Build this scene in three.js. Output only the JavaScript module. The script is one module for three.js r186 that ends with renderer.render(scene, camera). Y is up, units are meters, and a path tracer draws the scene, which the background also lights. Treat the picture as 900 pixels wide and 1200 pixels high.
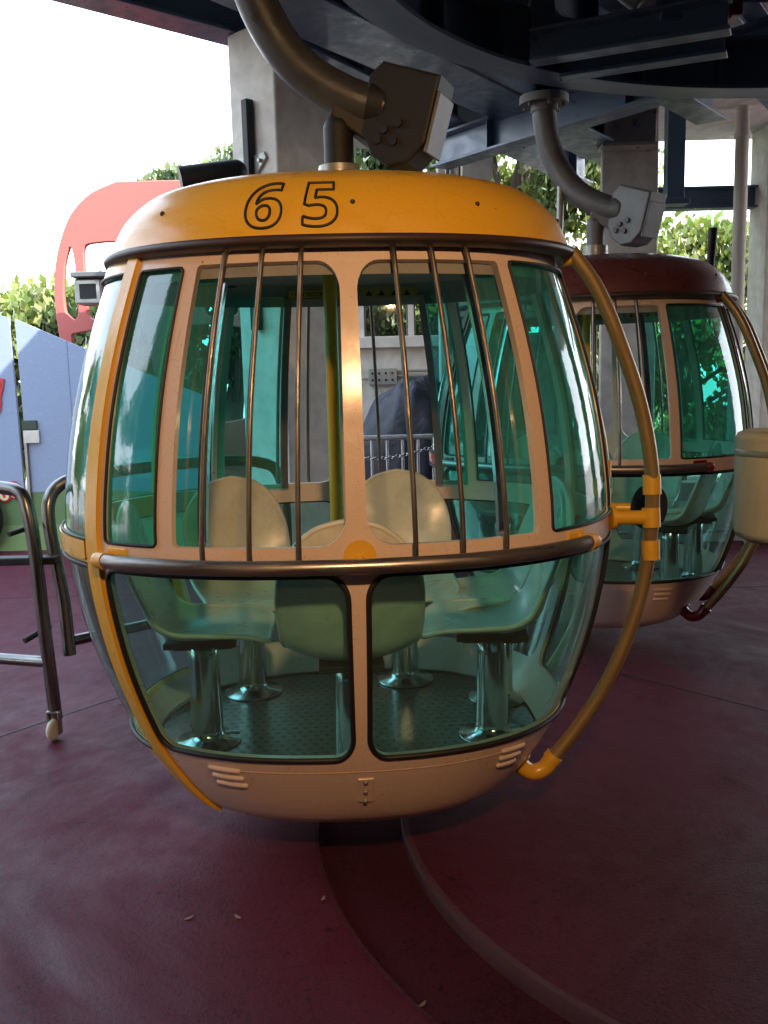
import * as THREE from 'three';
import { mergeGeometries } from 'three/addons/utils/BufferGeometryUtils.js';
import { RoundedBoxGeometry } from 'three/addons/geometries/RoundedBoxGeometry.js';
import { FontLoader } from 'three/addons/loaders/FontLoader.js';
import { ImprovedNoise } from 'three/addons/math/ImprovedNoise.js';

// ---------------------------------------------------------------- camera, sky, sun, exposure
const scene = new THREE.Scene();
const R = d => d * Math.PI / 180;
const camera = new THREE.PerspectiveCamera(2 * Math.atan(600 / 1100) * 180 / Math.PI, 0.75, 0.05, 400);
camera.position.set(0, 1.62, 0);
camera.rotation.order = 'YXZ';
camera.rotation.set(R(-8.43), 0, R(-1.4));

const renderer = new THREE.WebGLRenderer({ antialias: true });
renderer.toneMapping = THREE.LinearToneMapping;
renderer.toneMappingExposure = 3.9;
renderer.shadowMap.enabled = true;

const SUN = new THREE.Vector3(0.70, 0.69, 0.12).normalize();
{
  const W = 512, H = 256, data = new Float32Array(W * H * 4);
  for (let j = 0; j < H; j++) for (let i = 0; i < W; i++) {
    const el = (j + 0.5) / H * Math.PI - Math.PI / 2, az = ((i + 0.5) / W - 0.5) * 2 * Math.PI;
    const d = new THREE.Vector3(Math.cos(el) * Math.cos(az), Math.sin(el), Math.cos(el) * Math.sin(az));
    const up = Math.max(0, d.y), g = Math.pow(Math.max(0, d.dot(SUN)), 6), k = Math.pow(1 - up, 2.2);
    const o = (j * W + i) * 4;
    data[o] = 0.62 + 0.62 * k + 0.5 * g; data[o + 1] = 0.82 + 0.46 * k + 0.45 * g; data[o + 2] = 1.1 + 0.22 * k + 0.35 * g; data[o + 3] = 1;
  }
  const t = new THREE.DataTexture(data, W, H, THREE.RGBAFormat, THREE.FloatType);
  t.mapping = THREE.EquirectangularReflectionMapping; t.magFilter = THREE.LinearFilter; t.minFilter = THREE.LinearFilter; t.needsUpdate = true;
  scene.background = t; scene.environment = t;
}
const sun = new THREE.DirectionalLight(new THREE.Color(1, 0.93, 0.82), 5);
sun.position.copy(SUN).multiplyScalar(40); sun.target.position.set(0, 0, -6); scene.add(sun, sun.target);
sun.castShadow = true; sun.shadow.mapSize.set(2048, 2048);
Object.assign(sun.shadow.camera, { left: -25, right: 25, top: 25, bottom: -25, near: 1, far: 120 });

// ---------------------------------------------------------------- helpers
let seed = 7;
const rnd = () => { seed = (seed * 1664525 + 1013904223) >>> 0; return seed / 4294967296; };
const rr = (a, b) => a + (b - a) * rnd();
const perlin = new ImprovedNoise();
const V = (x, y, z) => new THREE.Vector3(x, y, z);
const taken = {};
function numbered(n) { const k = taken[n] = (taken[n] ?? -1) + 1; return k ? `${n}_${String(k).padStart(3, '0')}` : n; }
function prep(g) { const h = g.index ? g.toNonIndexed() : g; for (const k of Object.keys(h.attributes)) if (!['position', 'normal', 'uv', 'color'].includes(k)) h.deleteAttribute(k); return h; }
function join(list) { if (list.length === 1) return list[0]; const l = list.map(prep); const uvs = l.every(g => g.attributes.uv), cols = l.every(g => g.attributes.color); l.forEach(g => { if (!uvs) g.deleteAttribute('uv'); if (!cols) g.deleteAttribute('color'); }); return mergeGeometries(l); }
function mesh(name, geo, mat, parent = scene) {
  const m = new THREE.Mesh(Array.isArray(geo) ? join(geo) : geo, mat);
  m.name = parent === scene ? numbered(name) : name; m.castShadow = m.receiveShadow = true; parent.add(m); return m;
}
function tag(o, label, category, group) { o.userData.label = label; o.userData.category = category; if (group) o.userData.group = group; return o; }
function thing(name, label, category, pos = [0, 0, 0], turn = 0, group) { const g = new THREE.Group(); g.name = numbered(name); g.position.set(...pos); g.rotation.y = turn; scene.add(g); return tag(g, label, category, group); }
function struct(o, label) { o.userData.kind = 'structure'; if (label) o.userData.label = label; return o; }
function muv(g) { // uv in metres from the dominant direction of each face
  const h = g.index ? g.toNonIndexed() : g, p = h.attributes.position, n = h.attributes.normal, uv = new Float32Array(p.count * 2);
  for (let i = 0; i < p.count; i += 3) { const a = [0, 0, 0]; for (let k = 0; k < 3; k++) { a[0] += n.getX(i + k); a[1] += n.getY(i + k); a[2] += n.getZ(i + k); } const b = a.map(Math.abs), m = b.indexOf(Math.max(...b)); for (let k = 0; k < 3; k++) { const x = p.getX(i + k), y = p.getY(i + k), z = p.getZ(i + k); uv.set(m === 0 ? [z, y] : m === 1 ? [x, z] : [x, y], (i + k) * 2); } }
  h.setAttribute('uv', new THREE.BufferAttribute(uv, 2)); return h;
}
function box(w, h, d, x = 0, y = 0, z = 0, r = 0.006) { const g = r ? new RoundedBoxGeometry(w, h, d, 2, Math.min(r, w / 2.2, h / 2.2, d / 2.2)) : new THREE.BoxGeometry(w, h, d); g.translate(x, y, z); return muv(g); }
function bar(a, b, w, h, r = 0.004) { // box from a to b, w across, h high
  const d = b.clone().sub(a), L = d.length(), g = box(w, h, L, 0, 0, 0, r), o = new THREE.Object3D(); o.position.copy(a).add(b).multiplyScalar(0.5); o.lookAt(b); o.updateMatrix(); g.applyMatrix4(o.matrix); return muv(g);
}
function cyl(a, b, r, r2 = r, seg = 20) { const d = b.clone().sub(a), g = new THREE.CylinderGeometry(r2, r, d.length(), seg); const q = new THREE.Quaternion().setFromUnitVectors(V(0, 1, 0), d.clone().normalize()); g.applyQuaternion(q); const c = a.clone().add(b).multiplyScalar(0.5); g.translate(c.x, c.y, c.z); return g; }
function tube(pts, r, seg = 40, rad = 12, closed = false) { return new THREE.TubeGeometry(new THREE.CatmullRomCurve3(pts, closed, 'centripetal'), seg, r, rad, closed); }
function capTube(pts, r, seg = 40, rad = 14) { const c = new THREE.CatmullRomCurve3(pts, false, 'centripetal'); const a = c.getPoint(0), b = c.getPoint(1); const s1 = new THREE.SphereGeometry(r, 12, 8), s2 = s1.clone(); s1.translate(a.x, a.y, a.z); s2.translate(b.x, b.y, b.z); return [new THREE.TubeGeometry(c, seg, r, rad), s1, s2]; }
function lathe(pts, seg = 40) { return new THREE.LatheGeometry(pts.map(p => new THREE.Vector2(p[0], p[1])), seg); }
function extrude(pts, depth, bevel = 0.008) { const s = Array.isArray(pts) ? new THREE.Shape(pts.map(p => new THREE.Vector2(p[0], p[1]))) : pts; const g = new THREE.ExtrudeGeometry(s, { depth, bevelEnabled: bevel > 0, bevelSize: bevel, bevelThickness: bevel, bevelSegments: 2, curveSegments: 14 }); g.translate(0, 0, -depth / 2); return muv(g); }

// ---------------------------------------------------------------- procedural textures
function noiseTex(size, fn, srgb = true) {
  const d = new Uint8Array(size * size * 4);
  for (let j = 0; j < size; j++) for (let i = 0; i < size; i++) { const c = fn(i / size, j / size, i, j), o = (j * size + i) * 4; for (let k = 0; k < 3; k++) d[o + k] = Math.max(0, Math.min(255, (Array.isArray(c) ? c[k] : c) * 255)); d[o + 3] = 255; }
  const t = new THREE.DataTexture(d, size, size); t.wrapS = t.wrapT = THREE.RepeatWrapping; t.magFilter = THREE.LinearFilter; t.minFilter = THREE.LinearMipmapLinearFilter; t.generateMipmaps = true;
  if (srgb) t.colorSpace = THREE.SRGBColorSpace; t.needsUpdate = true; return t;
}
// periodic fractal noise in 0..1
function fbm(u, v, f, oct, z = 0) { let s = 0, a = 0.5, n = 0; for (let o = 0; o < oct; o++) { const A = u * 2 * Math.PI, B = v * 2 * Math.PI, q = f / 6.2832; s += a * perlin.noise(Math.cos(A) * q + 11.3 * o + Math.cos(B) * q * 0.83, Math.sin(A) * q + z + 3.1, Math.sin(B) * q + Math.sin(A + B) * q * 0.37 + z * 1.7 + 5.9 * o); n += a; a *= 0.55; f *= 2.1; } return 0.5 + s / n; }
const hash = (i, j) => { let n = (i * 374761393 + j * 668265263) >>> 0; n = ((n ^ (n >>> 13)) * 1274126177) >>> 0; return ((n ^ (n >>> 16)) >>> 0) / 4294967296; };
const wearTex = noiseTex(512, (u, v, i, j) => 0.9 + 0.16 * (fbm(u, v, 7, 5) - 0.5) + 0.05 * (hash(i, j) - 0.5));
const grainTex = noiseTex(512, (u, v, i, j) => 0.5 + 0.9 * (fbm(u, v, 24, 4, 3) - 0.5) + 0.12 * (hash(i, j) - 0.5), false);
const roughTex = noiseTex(512, (u, v, i, j) => { const n = fbm(u, v, 9, 5, 9); return [1, 0.62 + 0.75 * (n - 0.35) + 0.06 * (hash(i, j) - 0.5), 1]; }, false);
const floorTex = noiseTex(1024, (u, v, i, j) => {
  const a = fbm(u, v, 6, 6, 1), b = fbm(u, v, 22, 4, 6), h = hash(i, j);
  const k = 0.82 + 0.26 * (a - 0.5) + 0.22 * (b - 0.5) + 0.13 * (h - 0.5), w = Math.max(0, a - 0.58) * 0.9;
  return [k * 0.95 + w * 0.25, k * 0.92 + w * 0.45, k * 0.95 + w * 0.45];
});
const floorRough = noiseTex(1024, (u, v, i, j) => { const a = fbm(u, v, 9, 6, 4), b = fbm(u, v, 34, 3, 8); return [1, 0.72 + 0.4 * (a - 0.5) + 0.25 * (b - 0.5), 1]; }, false);
const floorBump = noiseTex(1024, (u, v, i, j) => 0.5 + 0.4 * (fbm(u, v, 90, 3, 2) - 0.5) + 0.42 * (hash(i, j) - 0.5), false);
function scuffed(size, bg, specks, scuffs, chip, seed0, big = 1) { // worn surface: grain, chips, thin scratches
  seed = seed0; const c = document.createElement('canvas'); c.width = c.height = size; const g = c.getContext('2d'); g.fillStyle = bg; g.fillRect(0, 0, size, size);
  const wrap = f => { for (const ox of [-size, 0, size]) for (const oy of [-size, 0, size]) { g.save(); g.translate(ox, oy); f(); g.restore(); } };
  for (let i = 0; i < specks; i++) { const x = rr(0, size), y = rr(0, size), r = rr(0.4, 1.5) * big, d = rnd(); g.fillStyle = d < 0.6 ? `rgba(30,22,20,${rr(0.05, 0.3)})` : `rgba(255,245,240,${rr(0.05, 0.28)})`; g.beginPath(); g.ellipse(x, y, r * rr(0.7, 2), r, rr(0, 3), 0, 7); g.fill(); }
  for (let i = 0; i < scuffs; i++) { const x = rr(0, size), y = rr(0, size), a = rr(0, 6.3), L = rr(8, size * 0.09), d = rnd(), w = rr(0.5, 1.8) * big, al = rr(0.05, 0.22), b = rr(-0.5, 0.5); wrap(() => { g.strokeStyle = d < 0.65 ? `rgba(35,25,22,${al})` : `rgba(255,240,235,${al})`; g.lineWidth = w; g.beginPath(); g.moveTo(x, y); g.quadraticCurveTo(x + Math.cos(a + b) * L / 2, y + Math.sin(a + b) * L / 2, x + Math.cos(a) * L, y + Math.sin(a) * L); g.stroke(); }); }
  for (let i = 0; i < chip; i++) { const x = rr(0, size), y = rr(0, size), n = 7, r = rr(1.5, 6) * big, pts = Array.from({ length: n }, (_, k) => [Math.cos(k / n * 6.283) * r * rr(0.4, 1.2), Math.sin(k / n * 6.283) * r * rr(0.4, 1.2)]), al = rr(0.2, 0.6); wrap(() => { g.fillStyle = `rgba(70,48,38,${al})`; g.beginPath(); pts.forEach((p, k) => k ? g.lineTo(x + p[0], y + p[1]) : g.moveTo(x + p[0], y + p[1])); g.fill(); }); }
  const t = new THREE.CanvasTexture(c); t.colorSpace = THREE.SRGBColorSpace; t.wrapS = t.wrapT = THREE.RepeatWrapping; return t;
}
const chipTex = scuffed(1024, '#f4f2f0', 5000, 260, 26, 11);
const floorScuff = scuffed(2048, '#dcdada', 42000, 1300, 110, 23, 2.1); seed = 7;
{ // grimy, paler worn patches with grain, mixed into the floor's scuffs
  const g = floorScuff.image.getContext('2d'); for (let i = 0; i < 90000; i++) { const x = rr(0, 2048), y = rr(0, 2048), n = fbm(x / 2048, y / 2048, 7, 4, 14); if (n > 0.53 && rnd() < (n - 0.5) * 4) { g.fillStyle = `rgba(235,222,226,${rr(0.08, 0.3)})`; g.fillRect(x, y, rr(2, 6), rr(2, 6)); } else if (n < 0.46 && rnd() < (0.5 - n) * 4) { g.fillStyle = `rgba(40,24,26,${rr(0.08, 0.3)})`; g.fillRect(x, y, rr(2, 6), rr(2, 6)); } } floorScuff.needsUpdate = true; }
const rep = (t, x, y = x) => { const c = t.clone(); c.repeat.set(x, y); c.needsUpdate = true; return c; };

const lin = (r, g, b) => new THREE.Color().setRGB(r, g, b);
const std = o => new THREE.MeshStandardMaterial(o);
const phy = o => new THREE.MeshPhysicalMaterial(o);
const M = {};
const paint = (c, rough = 0.5, coat = 0.35) => phy({ color: c, roughness: rough, roughnessMap: roughTex, map: chipTex, bumpMap: grainTex, bumpScale: 0.0006, clearcoat: coat, clearcoatRoughness: 0.18 });
M.cream = paint(lin(0.78, 0.62, 0.53), 0.55, 0.5);
M.yellow = paint(lin(0.86, 0.49, 0.035), 0.5, 0.5);
M.maroon = paint(lin(0.115, 0.03, 0.024), 0.45, 0.6);
M.redFit = paint(lin(0.22, 0.015, 0.015), 0.5, 0.5);
M.gutter = std({ color: lin(0.05, 0.028, 0.022), roughness: 0.5 });
M.rubber = std({ color: lin(0.012, 0.012, 0.013), roughness: 0.55 });
M.tyre = std({ color: lin(0.012, 0.012, 0.013), roughness: 0.92 });
M.chrome = std({ color: lin(0.62, 0.61, 0.6), metalness: 1, roughness: 0.24, roughnessMap: roughTex, bumpMap: grainTex, bumpScale: 0.0003 });
M.armsteel = std({ color: lin(0.06, 0.064, 0.072), metalness: 0.1, roughness: 0.55, roughnessMap: roughTex, map: wearTex, bumpMap: grainTex, bumpScale: 0.0008 });
M.tubesteel = std({ color: lin(0.24, 0.23, 0.22), metalness: 1, roughness: 0.42, roughnessMap: roughTex, map: wearTex });
M.railsteel = std({ color: lin(0.66, 0.66, 0.65), metalness: 0.6, roughness: 0.35, roughnessMap: roughTex });
M.steel = std({ color: lin(0.42, 0.4, 0.38), metalness: 1, roughness: 0.5, roughnessMap: roughTex, map: wearTex, bumpMap: grainTex, bumpScale: 0.0004 });
M.brownsteel = std({ color: lin(0.27, 0.22, 0.18), metalness: 0.9, roughness: 0.55, roughnessMap: roughTex, map: wearTex, bumpMap: grainTex, bumpScale: 0.0005 });
M.glass = phy({ color: lin(0.20, 0.74, 0.67), transmission: 0.88, thickness: 0, roughness: 0.05, ior: 1.8, bumpMap: grainTex, bumpScale: 0.0002 });
M.lowglass = phy({ color: lin(0.50, 0.79, 0.74), transmission: 0.96, thickness: 0, roughness: 0.03, ior: 1.5, bumpMap: grainTex, bumpScale: 0.0002 });
M.clear = phy({ color: lin(0.93, 0.96, 0.95), transmission: 1, thickness: 0, roughness: 0.03, ior: 1.5 });
M.liner = std({ color: lin(0.30, 0.30, 0.29), roughness: 0.7, map: wearTex });
M.seat = phy({ color: lin(0.80, 0.76, 0.64), roughness: 0.45, roughnessMap: roughTex, map: wearTex, bumpMap: grainTex, bumpScale: 0.0003, clearcoat: 0.2, clearcoatRoughness: 0.3 });
M.darkmetal = std({ color: lin(0.011, 0.011, 0.012), metalness: 0.1, roughness: 0.6, map: wearTex, bumpMap: grainTex, bumpScale: 0.001 });
M.rail = std({ color: lin(0.34, 0.315, 0.30), metalness: 0.9, roughness: 0.55, roughnessMap: roughTex, map: chipTex });
M.hoop = std({ color: lin(0.42, 0.30, 0.15), metalness: 0.55, roughness: 0.55, roughnessMap: roughTex, map: chipTex, bumpMap: grainTex, bumpScale: 0.0006 });
M.greymetal = std({ color: lin(0.2, 0.2, 0.2), metalness: 0.5, roughness: 0.55, map: wearTex, bumpMap: grainTex, bumpScale: 0.001 });
M.galv = std({ color: lin(0.42, 0.42, 0.38), metalness: 0.4, roughness: 0.5, map: wearTex, roughnessMap: roughTex });
M.blue = paint(lin(0.06, 0.115, 0.20), 0.6, 0.25);
M.white = std({ color: lin(0.76, 0.72, 0.64), roughness: 0.75, map: wearTex, bumpMap: grainTex, bumpScale: 0.0015 });
M.ceiling = std({ color: lin(0.7, 0.7, 0.68), roughness: 0.85, map: wearTex, bumpMap: grainTex, bumpScale: 0.002 });
M.wall = std({ color: lin(0.30, 0.29, 0.28), roughness: 0.85, map: wearTex });
M.kerb = std({ color: lin(0.10, 0.035, 0.045), roughness: 0.6, map: wearTex, bumpMap: grainTex, bumpScale: 0.002 });
M.floor = phy({ specularIntensity: 0.5, color: lin(0.11, 0.013, 0.03), roughness: 0.8, map: rep(floorScuff, 0.36), roughnessMap: rep(floorRough, 0.31), bumpMap: rep(floorBump, 0.9), bumpScale: 0.0016 });
M.trench = phy({ specularIntensity: 0.4, color: lin(0.082, 0.013, 0.026), roughness: 0.9, map: rep(floorScuff, 0.36), bumpMap: rep(floorBump, 1.1), bumpScale: 0.004 });
M.ground = std({ color: lin(0.42, 0.4, 0.36), roughness: 0.95, map: rep(floorTex, 0.2) });

// ---------------------------------------------------------------- the setting: ground, floor, ceiling, walls
const TC = V(2.25, 0, -3.3), TR = 2.42;      // the track turns round this point
function flatShape(shape, y, mat, name, parent) { const g = new THREE.ShapeGeometry(shape, 96); g.rotateX(-Math.PI / 2); g.translate(0, y, 0); return mesh(name, g, mat, parent); }
{
  const s = new THREE.Shape(); s.moveTo(-160, -60); s.lineTo(160, -60); s.lineTo(160, 160); s.lineTo(-160, 160); s.closePath();
  const h = new THREE.Path(); h.moveTo(-9.9, -6.9); h.lineTo(-9.9, 11.9); h.lineTo(11.9, 11.9); h.lineTo(11.9, -6.9); h.closePath(); s.holes.push(h);
  struct(flatShape(s, -0.16, M.ground, 'ground'), 'pale ground outside the station');
}
const FX = [-10, -1.56, 1.02, 3.6, 12], FJ = 0.007;
const station = new THREE.Group(); station.name = 'station_floor'; scene.add(station); struct(station, 'worn maroon painted concrete floor of the station');
{
  // the slab is open along the curved guide trench
  const C = [1.7, 3.3], R0 = 1.65, R1 = 1.98, A0 = Math.PI - R(38), A1 = Math.PI + R(115);
  const arcPts = (r, n = 90) => Array.from({ length: n + 1 }, (_, i) => { const a = A0 + (A1 - A0) * i / n; return [C[0] + r * Math.cos(a), C[1] + r * Math.sin(a)]; });
  const ringPts = (r0, r1) => [...arcPts(r0), ...arcPts(r1).reverse()].map(p => new THREE.Vector2(...p));
  const s = new THREE.Shape([[-10, -7], [12, -7], [12, 12], [-10, 12]].map(p => new THREE.Vector2(...p))); s.holes.push(new THREE.Path(ringPts(R0, R1)));
  flatShape(s, 0, M.floor, 'slab', station);
  flatShape(new THREE.Shape(ringPts(R0 - 0.02, R1 + 0.02)), -0.05, M.trench, 'trench_bed', station);
  const side = r => { const g = new THREE.ExtrudeGeometry(new THREE.Shape([...arcPts(r), ...arcPts(r + 0.012).reverse()].map(p => new THREE.Vector2(...p))), { depth: 0.074, bevelEnabled: false }); g.rotateX(-Math.PI / 2); g.translate(0, -0.072, 0); return g; };
  mesh('trench_side', side(R1 - 0.011), M.trench, station);
  const kerbProf = r => { const l = []; const pts = arcPts(r).map(p => V(p[0], 0, -p[1])); for (let i = 0; i < pts.length - 1; i++) l.push(bar(pts[i].clone().setY(-0.031), pts[i + 1].clone().setY(-0.031), 0.022, 0.078, 0)); return l; };
  mesh('kerb_edging', kerbProf(R0 + 0.004), M.kerb, station);
  // dark joint sealant lying in the saw cuts
  const cut = (x0, z0, x1, z1) => mesh('joint_seal', bar(V(x0, 0.0005, z0), V(x1, 0.0005, z1), 0.010, 0.004, 0), M.rubber, station);
  cut(-4.2, -1.2, -0.62, -5.6); cut(2.0, -4.0, 1.05, -5.05) ; 
  cut(-6, -6.9, -0.4, -7.0); cut(0.95, -6.6, 4.4, -6.85);
}
{
  const s = new THREE.Shape([[-3.4, -7.2], [9.2, -7.2], [9.2, 11.4], [-0.75, 11.4], [-0.75, 7.35], [-2.2, 6.0], [-2.2, 4.4], [-3.4, 4.4]].map(p => new THREE.Vector2(...p)));  // near-left strip is out of view, kept wide to moderate incoming light
  const g = new THREE.ExtrudeGeometry(s, { depth: 0.3, bevelEnabled: false }); g.rotateX(-Math.PI / 2); g.translate(0, 4.2, 0);
  struct(mesh('ceiling', g, M.ceiling), 'pale concrete ceiling slab over the station');
}
struct(mesh('added_wall_left', box(0.25, 4.36, 8.9, -3.25, 2.02, 2.55, 0), M.wall));  // added wall out of view, its length set to darken the foreground
struct(mesh('unseen_wall_behind', box(12.3, 4.36, 0.25, 3.0, 2.02, 7.07, 0), M.wall));  // unseen rear wall, put in to keep the near floor dark
struct(mesh('unseen_wall_right', box(0.25, 4.36, 13.9, 9.07, 2.02, 0.0, 0), M.wall));  // unseen wall, put in to hold daylight off the interior

// ---------------------------------------------------------------- the cabin surface
const BODY = [[0.155, 0.40], [0.165, 0.46], [0.205, 0.55], [0.257, 0.613], [0.36, 0.69], [0.50, 0.768], [0.73, 0.852], [0.96, 0.902], [1.13, 0.915], [1.29, 0.906], [1.51, 0.872], [1.72, 0.818], [1.93, 0.747], [2.03, 0.708]].map(p => [p[0], p[1] * 0.968]);
const ROOF = [[1.992, 0.757], [2.05, 0.735], [2.10, 0.705], [2.15, 0.652], [2.18, 0.598], [2.21, 0.49], [2.228, 0.36], [2.239, 0.2], [2.243, 0.001]];
function table(pts) { const c = new THREE.SplineCurve(pts.map(p => new THREE.Vector2(p[0], p[1]))); return c.getPoints(400).map(p => [p.x, p.y]); }
const tb = table(BODY), tr_ = table(ROOF);
function look(t, y) { if (y <= t[0][0]) return t[0][1]; for (let i = 1; i < t.length; i++) if (t[i][0] >= y) { const k = (y - t[i - 1][0]) / (t[i][0] - t[i - 1][0] || 1); return t[i - 1][1] + (t[i][1] - t[i - 1][1]) * k; } return t[t.length - 1][1]; }
const PB = 0.89, PN = 2.35, DOOR = 1.085;
function plan(th, t) { if (t === tb && Math.sin(th) < 0) return Math.pow(Math.pow(Math.abs(Math.sin(th)) / DOOR, PN) + Math.pow(Math.abs(Math.cos(th)) / PB, PN), -1 / PN); return Math.pow(Math.pow(Math.abs(Math.sin(th)), PN) + Math.pow(Math.abs(Math.cos(th)) / PB, PN), -1 / PN); }
function P0(t, th, y) { const r = look(t, y) * plan(th, t); return V(r * Math.sin(th), y, r * Math.cos(th)); }
function N(t, th, y) { const e = 0.012, a = P0(t, th + e, y).sub(P0(t, th - e, y)), b = P0(t, th, y + e).sub(P0(t, th, y - e)); return a.cross(b).normalize().multiplyScalar(-1).multiplyScalar(-1); }
function P(t, th, y, off = 0) { const p = P0(t, th, y); return off ? p.addScaledVector(N(t, th, y), off) : p; }
const FS = 0.88;   // metres of width per radian

class Mb { constructor() { this.p = []; this.n = []; this.uv = []; this.i = []; }
  v(p, n, u, w) { this.p.push(p.x, p.y, p.z); this.n.push(n.x, n.y, n.z); this.uv.push(u, w); return this.p.length / 3 - 1; }
  q(a, b, c, d) { this.i.push(a, b, c, a, c, d); }
  geo() { const g = new THREE.BufferGeometry(); g.setAttribute('position', new THREE.Float32BufferAttribute(this.p, 3)); g.setAttribute('normal', new THREE.Float32BufferAttribute(this.n, 3)); g.setAttribute('uv', new THREE.Float32BufferAttribute(this.uv, 2)); g.setIndex(this.i); return g; } }

// rounded window outline inside a cell; radii order bl, br, tr, tl
function outline(x0, x1, y0, y1, rad) {
  const pts = [], seg = (ax, ay, bx, by) => { const n = Math.max(1, Math.ceil(Math.hypot(bx - ax, by - ay) / 0.03)); for (let i = 0; i < n; i++) pts.push([ax + (bx - ax) * i / n, ay + (by - ay) * i / n]); };
  const arc = (cx, cy, r, a0) => { for (let i = 0; i < 8; i++) { const a = a0 + i / 8 * Math.PI / 2; pts.push([cx + r * Math.cos(a), cy + r * Math.sin(a)]); } };
  const [bl, br, tr, tl] = rad;
  seg(x0 + bl, y0, x1 - br, y0); arc(x1 - br, y0 + br, br, -Math.PI / 2); seg(x1, y0 + br, x1, y1 - tr); arc(x1 - tr, y1 - tr, tr, 0); seg(x1 - tr, y1, x0 + tl, y1); arc(x0 + tl, y1 - tl, tl, Math.PI / 2); seg(x0, y1 - tl, x0, y0 + bl); arc(x0 + bl, y0 + bl, bl, Math.PI);
  return pts;
}
function cell(d0, d1, y0, y1, o) {   // degrees, heights, insets and radii in metres
  const X0 = R(d0) * FS, X1 = R(d1) * FS, w = { x0: X0 + o.l, x1: X1 - o.r, y0: y0 + o.b, y1: y1 - o.t };
  const out = outline(w.x0, w.x1, w.y0, w.y1, o.rad), cx = (w.x0 + w.x1) / 2, cy = (w.y0 + w.y1) / 2;
  const ang = out.map(p => Math.atan2(p[1] - cy, p[0] - cx));
  const extra = [];
  for (let k = 0; k <= 24; k++) for (const [px, py] of [[X0 + (X1 - X0) * k / 24, y0], [X0 + (X1 - X0) * k / 24, y1], [X0, y0 + (y1 - y0) * k / 24], [X1, y0 + (y1 - y0) * k / 24]]) extra.push(Math.atan2(py - cy, px - cx));
  const all = [...ang, ...extra].sort((a, b) => a - b).filter((a, i, l) => !i || a - l[i - 1] > 1e-4);
  const inner = a => { const dx = Math.cos(a), dy = Math.sin(a); let best = 1e9; for (let i = 0; i < out.length; i++) { const A = out[i], B = out[(i + 1) % out.length], ex = B[0] - A[0], ey = B[1] - A[1], den = dx * ey - dy * ex; if (Math.abs(den) < 1e-12) continue; const t = ((A[0] - cx) * ey - (A[1] - cy) * ex) / den, s = ((A[0] - cx) * dy - (A[1] - cy) * dx) / den; if (t > 0 && s >= -1e-6 && s <= 1 + 1e-6) best = Math.min(best, t); } return best; };
  const outer = a => { const dx = Math.cos(a), dy = Math.sin(a); return Math.min(dx > 1e-9 ? (X1 - cx) / dx : dx < -1e-9 ? (X0 - cx) / dx : 1e9, dy > 1e-9 ? (y1 - cy) / dy : dy < -1e-9 ? (y0 - cy) / dy : 1e9); };
  const at = (a, r, off) => { const x = cx + Math.cos(a) * r, y = cy + Math.sin(a) * r; return [P(tb, x / FS, y, off), N(tb, x / FS, y), x, y]; };
  const rings = all.map(a => [a, inner(a), outer(a)]), n = rings.length, K = 4;
  const f = new Mb(), TH = 0.022, idx = [];
  for (const [side, off, sg] of [[0, 0, 1], [1, -TH, -1]]) {
    const base = []; 
    for (const [a, r0, r1] of rings) { const row = []; for (let k = 0; k <= K; k++) { const [p, nn, x, y] = at(a, r0 + (r1 - r0) * k / K, off); row.push(f.v(p, nn.clone().multiplyScalar(sg), x, y)); } base.push(row); }
    for (let i = 0; i < n; i++) for (let k = 0; k < K; k++) { const A = base[i], B = base[(i + 1) % n]; sg > 0 ? f.q(A[k], A[k + 1], B[k + 1], B[k]) : f.q(A[k], B[k], B[k + 1], A[k + 1]); }
    idx.push(base);
  }
  const lip = [];
  rings.forEach(([a, r0]) => { const [p, nn, x, y] = at(a, r0, 0), [p2] = at(a, r0, -TH), [pc] = at(a, r0 * 0.9, 0), dir = pc.sub(p).normalize(); lip.push([f.v(p, dir, x, y), f.v(p2, dir, x, y + 0.02)]); });
  for (let i = 0; i < n; i++) { const A = lip[i], B = lip[(i + 1) % n]; f.q(A[0], B[0], B[1], A[1]); }
  const g = new Mb(), GR = 12, c0 = at(0, 0, -0.009), ci = g.v(c0[0], c0[1], c0[2], c0[3]); let prev = null;
  for (let k = 1; k <= GR; k++) { const row = rings.map(([a, r0]) => { const [p, nn, x, y] = at(a, r0 * 1.004 * k / GR, -0.009); return g.v(p, nn, x, y); }); for (let i = 0; i < n; i++) { const j = (i + 1) % n; prev ? g.q(prev[i], row[i], row[j], prev[j]) : g.i.push(ci, row[i], row[j]); } prev = row; }
  const ep = out.map(p => P(tb, p[0] / FS, p[1], 0.001));
  const gasket = new THREE.TubeGeometry(new THREE.CatmullRomCurve3(ep, true, 'centripetal'), ep.length * 2, y0 < 0.9 ? 0.0085 : 0.005, 8, true);
  return { frame: f.geo(), glass: g.geo(), gasket };
}
function band(t, y0, y1, ny, off, d0 = -180, d1 = 180, nth = 144, sg = 1) {
  const f = new Mb(), rows = [];
  for (let j = 0; j <= ny; j++) { const y = y0 + (y1 - y0) * j / ny, row = []; for (let i = 0; i <= nth; i++) { const th = R(d0 + (d1 - d0) * i / nth); row.push(f.v(P(t, th, y, off), N(t, th, y).multiplyScalar(sg), th * FS, y)); } rows.push(row); }
  for (let j = 0; j < ny; j++) for (let i = 0; i < nth; i++) sg > 0 ? f.q(rows[j][i], rows[j][i + 1], rows[j + 1][i + 1], rows[j + 1][i]) : f.q(rows[j][i], rows[j + 1][i], rows[j + 1][i + 1], rows[j][i + 1]);
  return f.geo();
}
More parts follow.
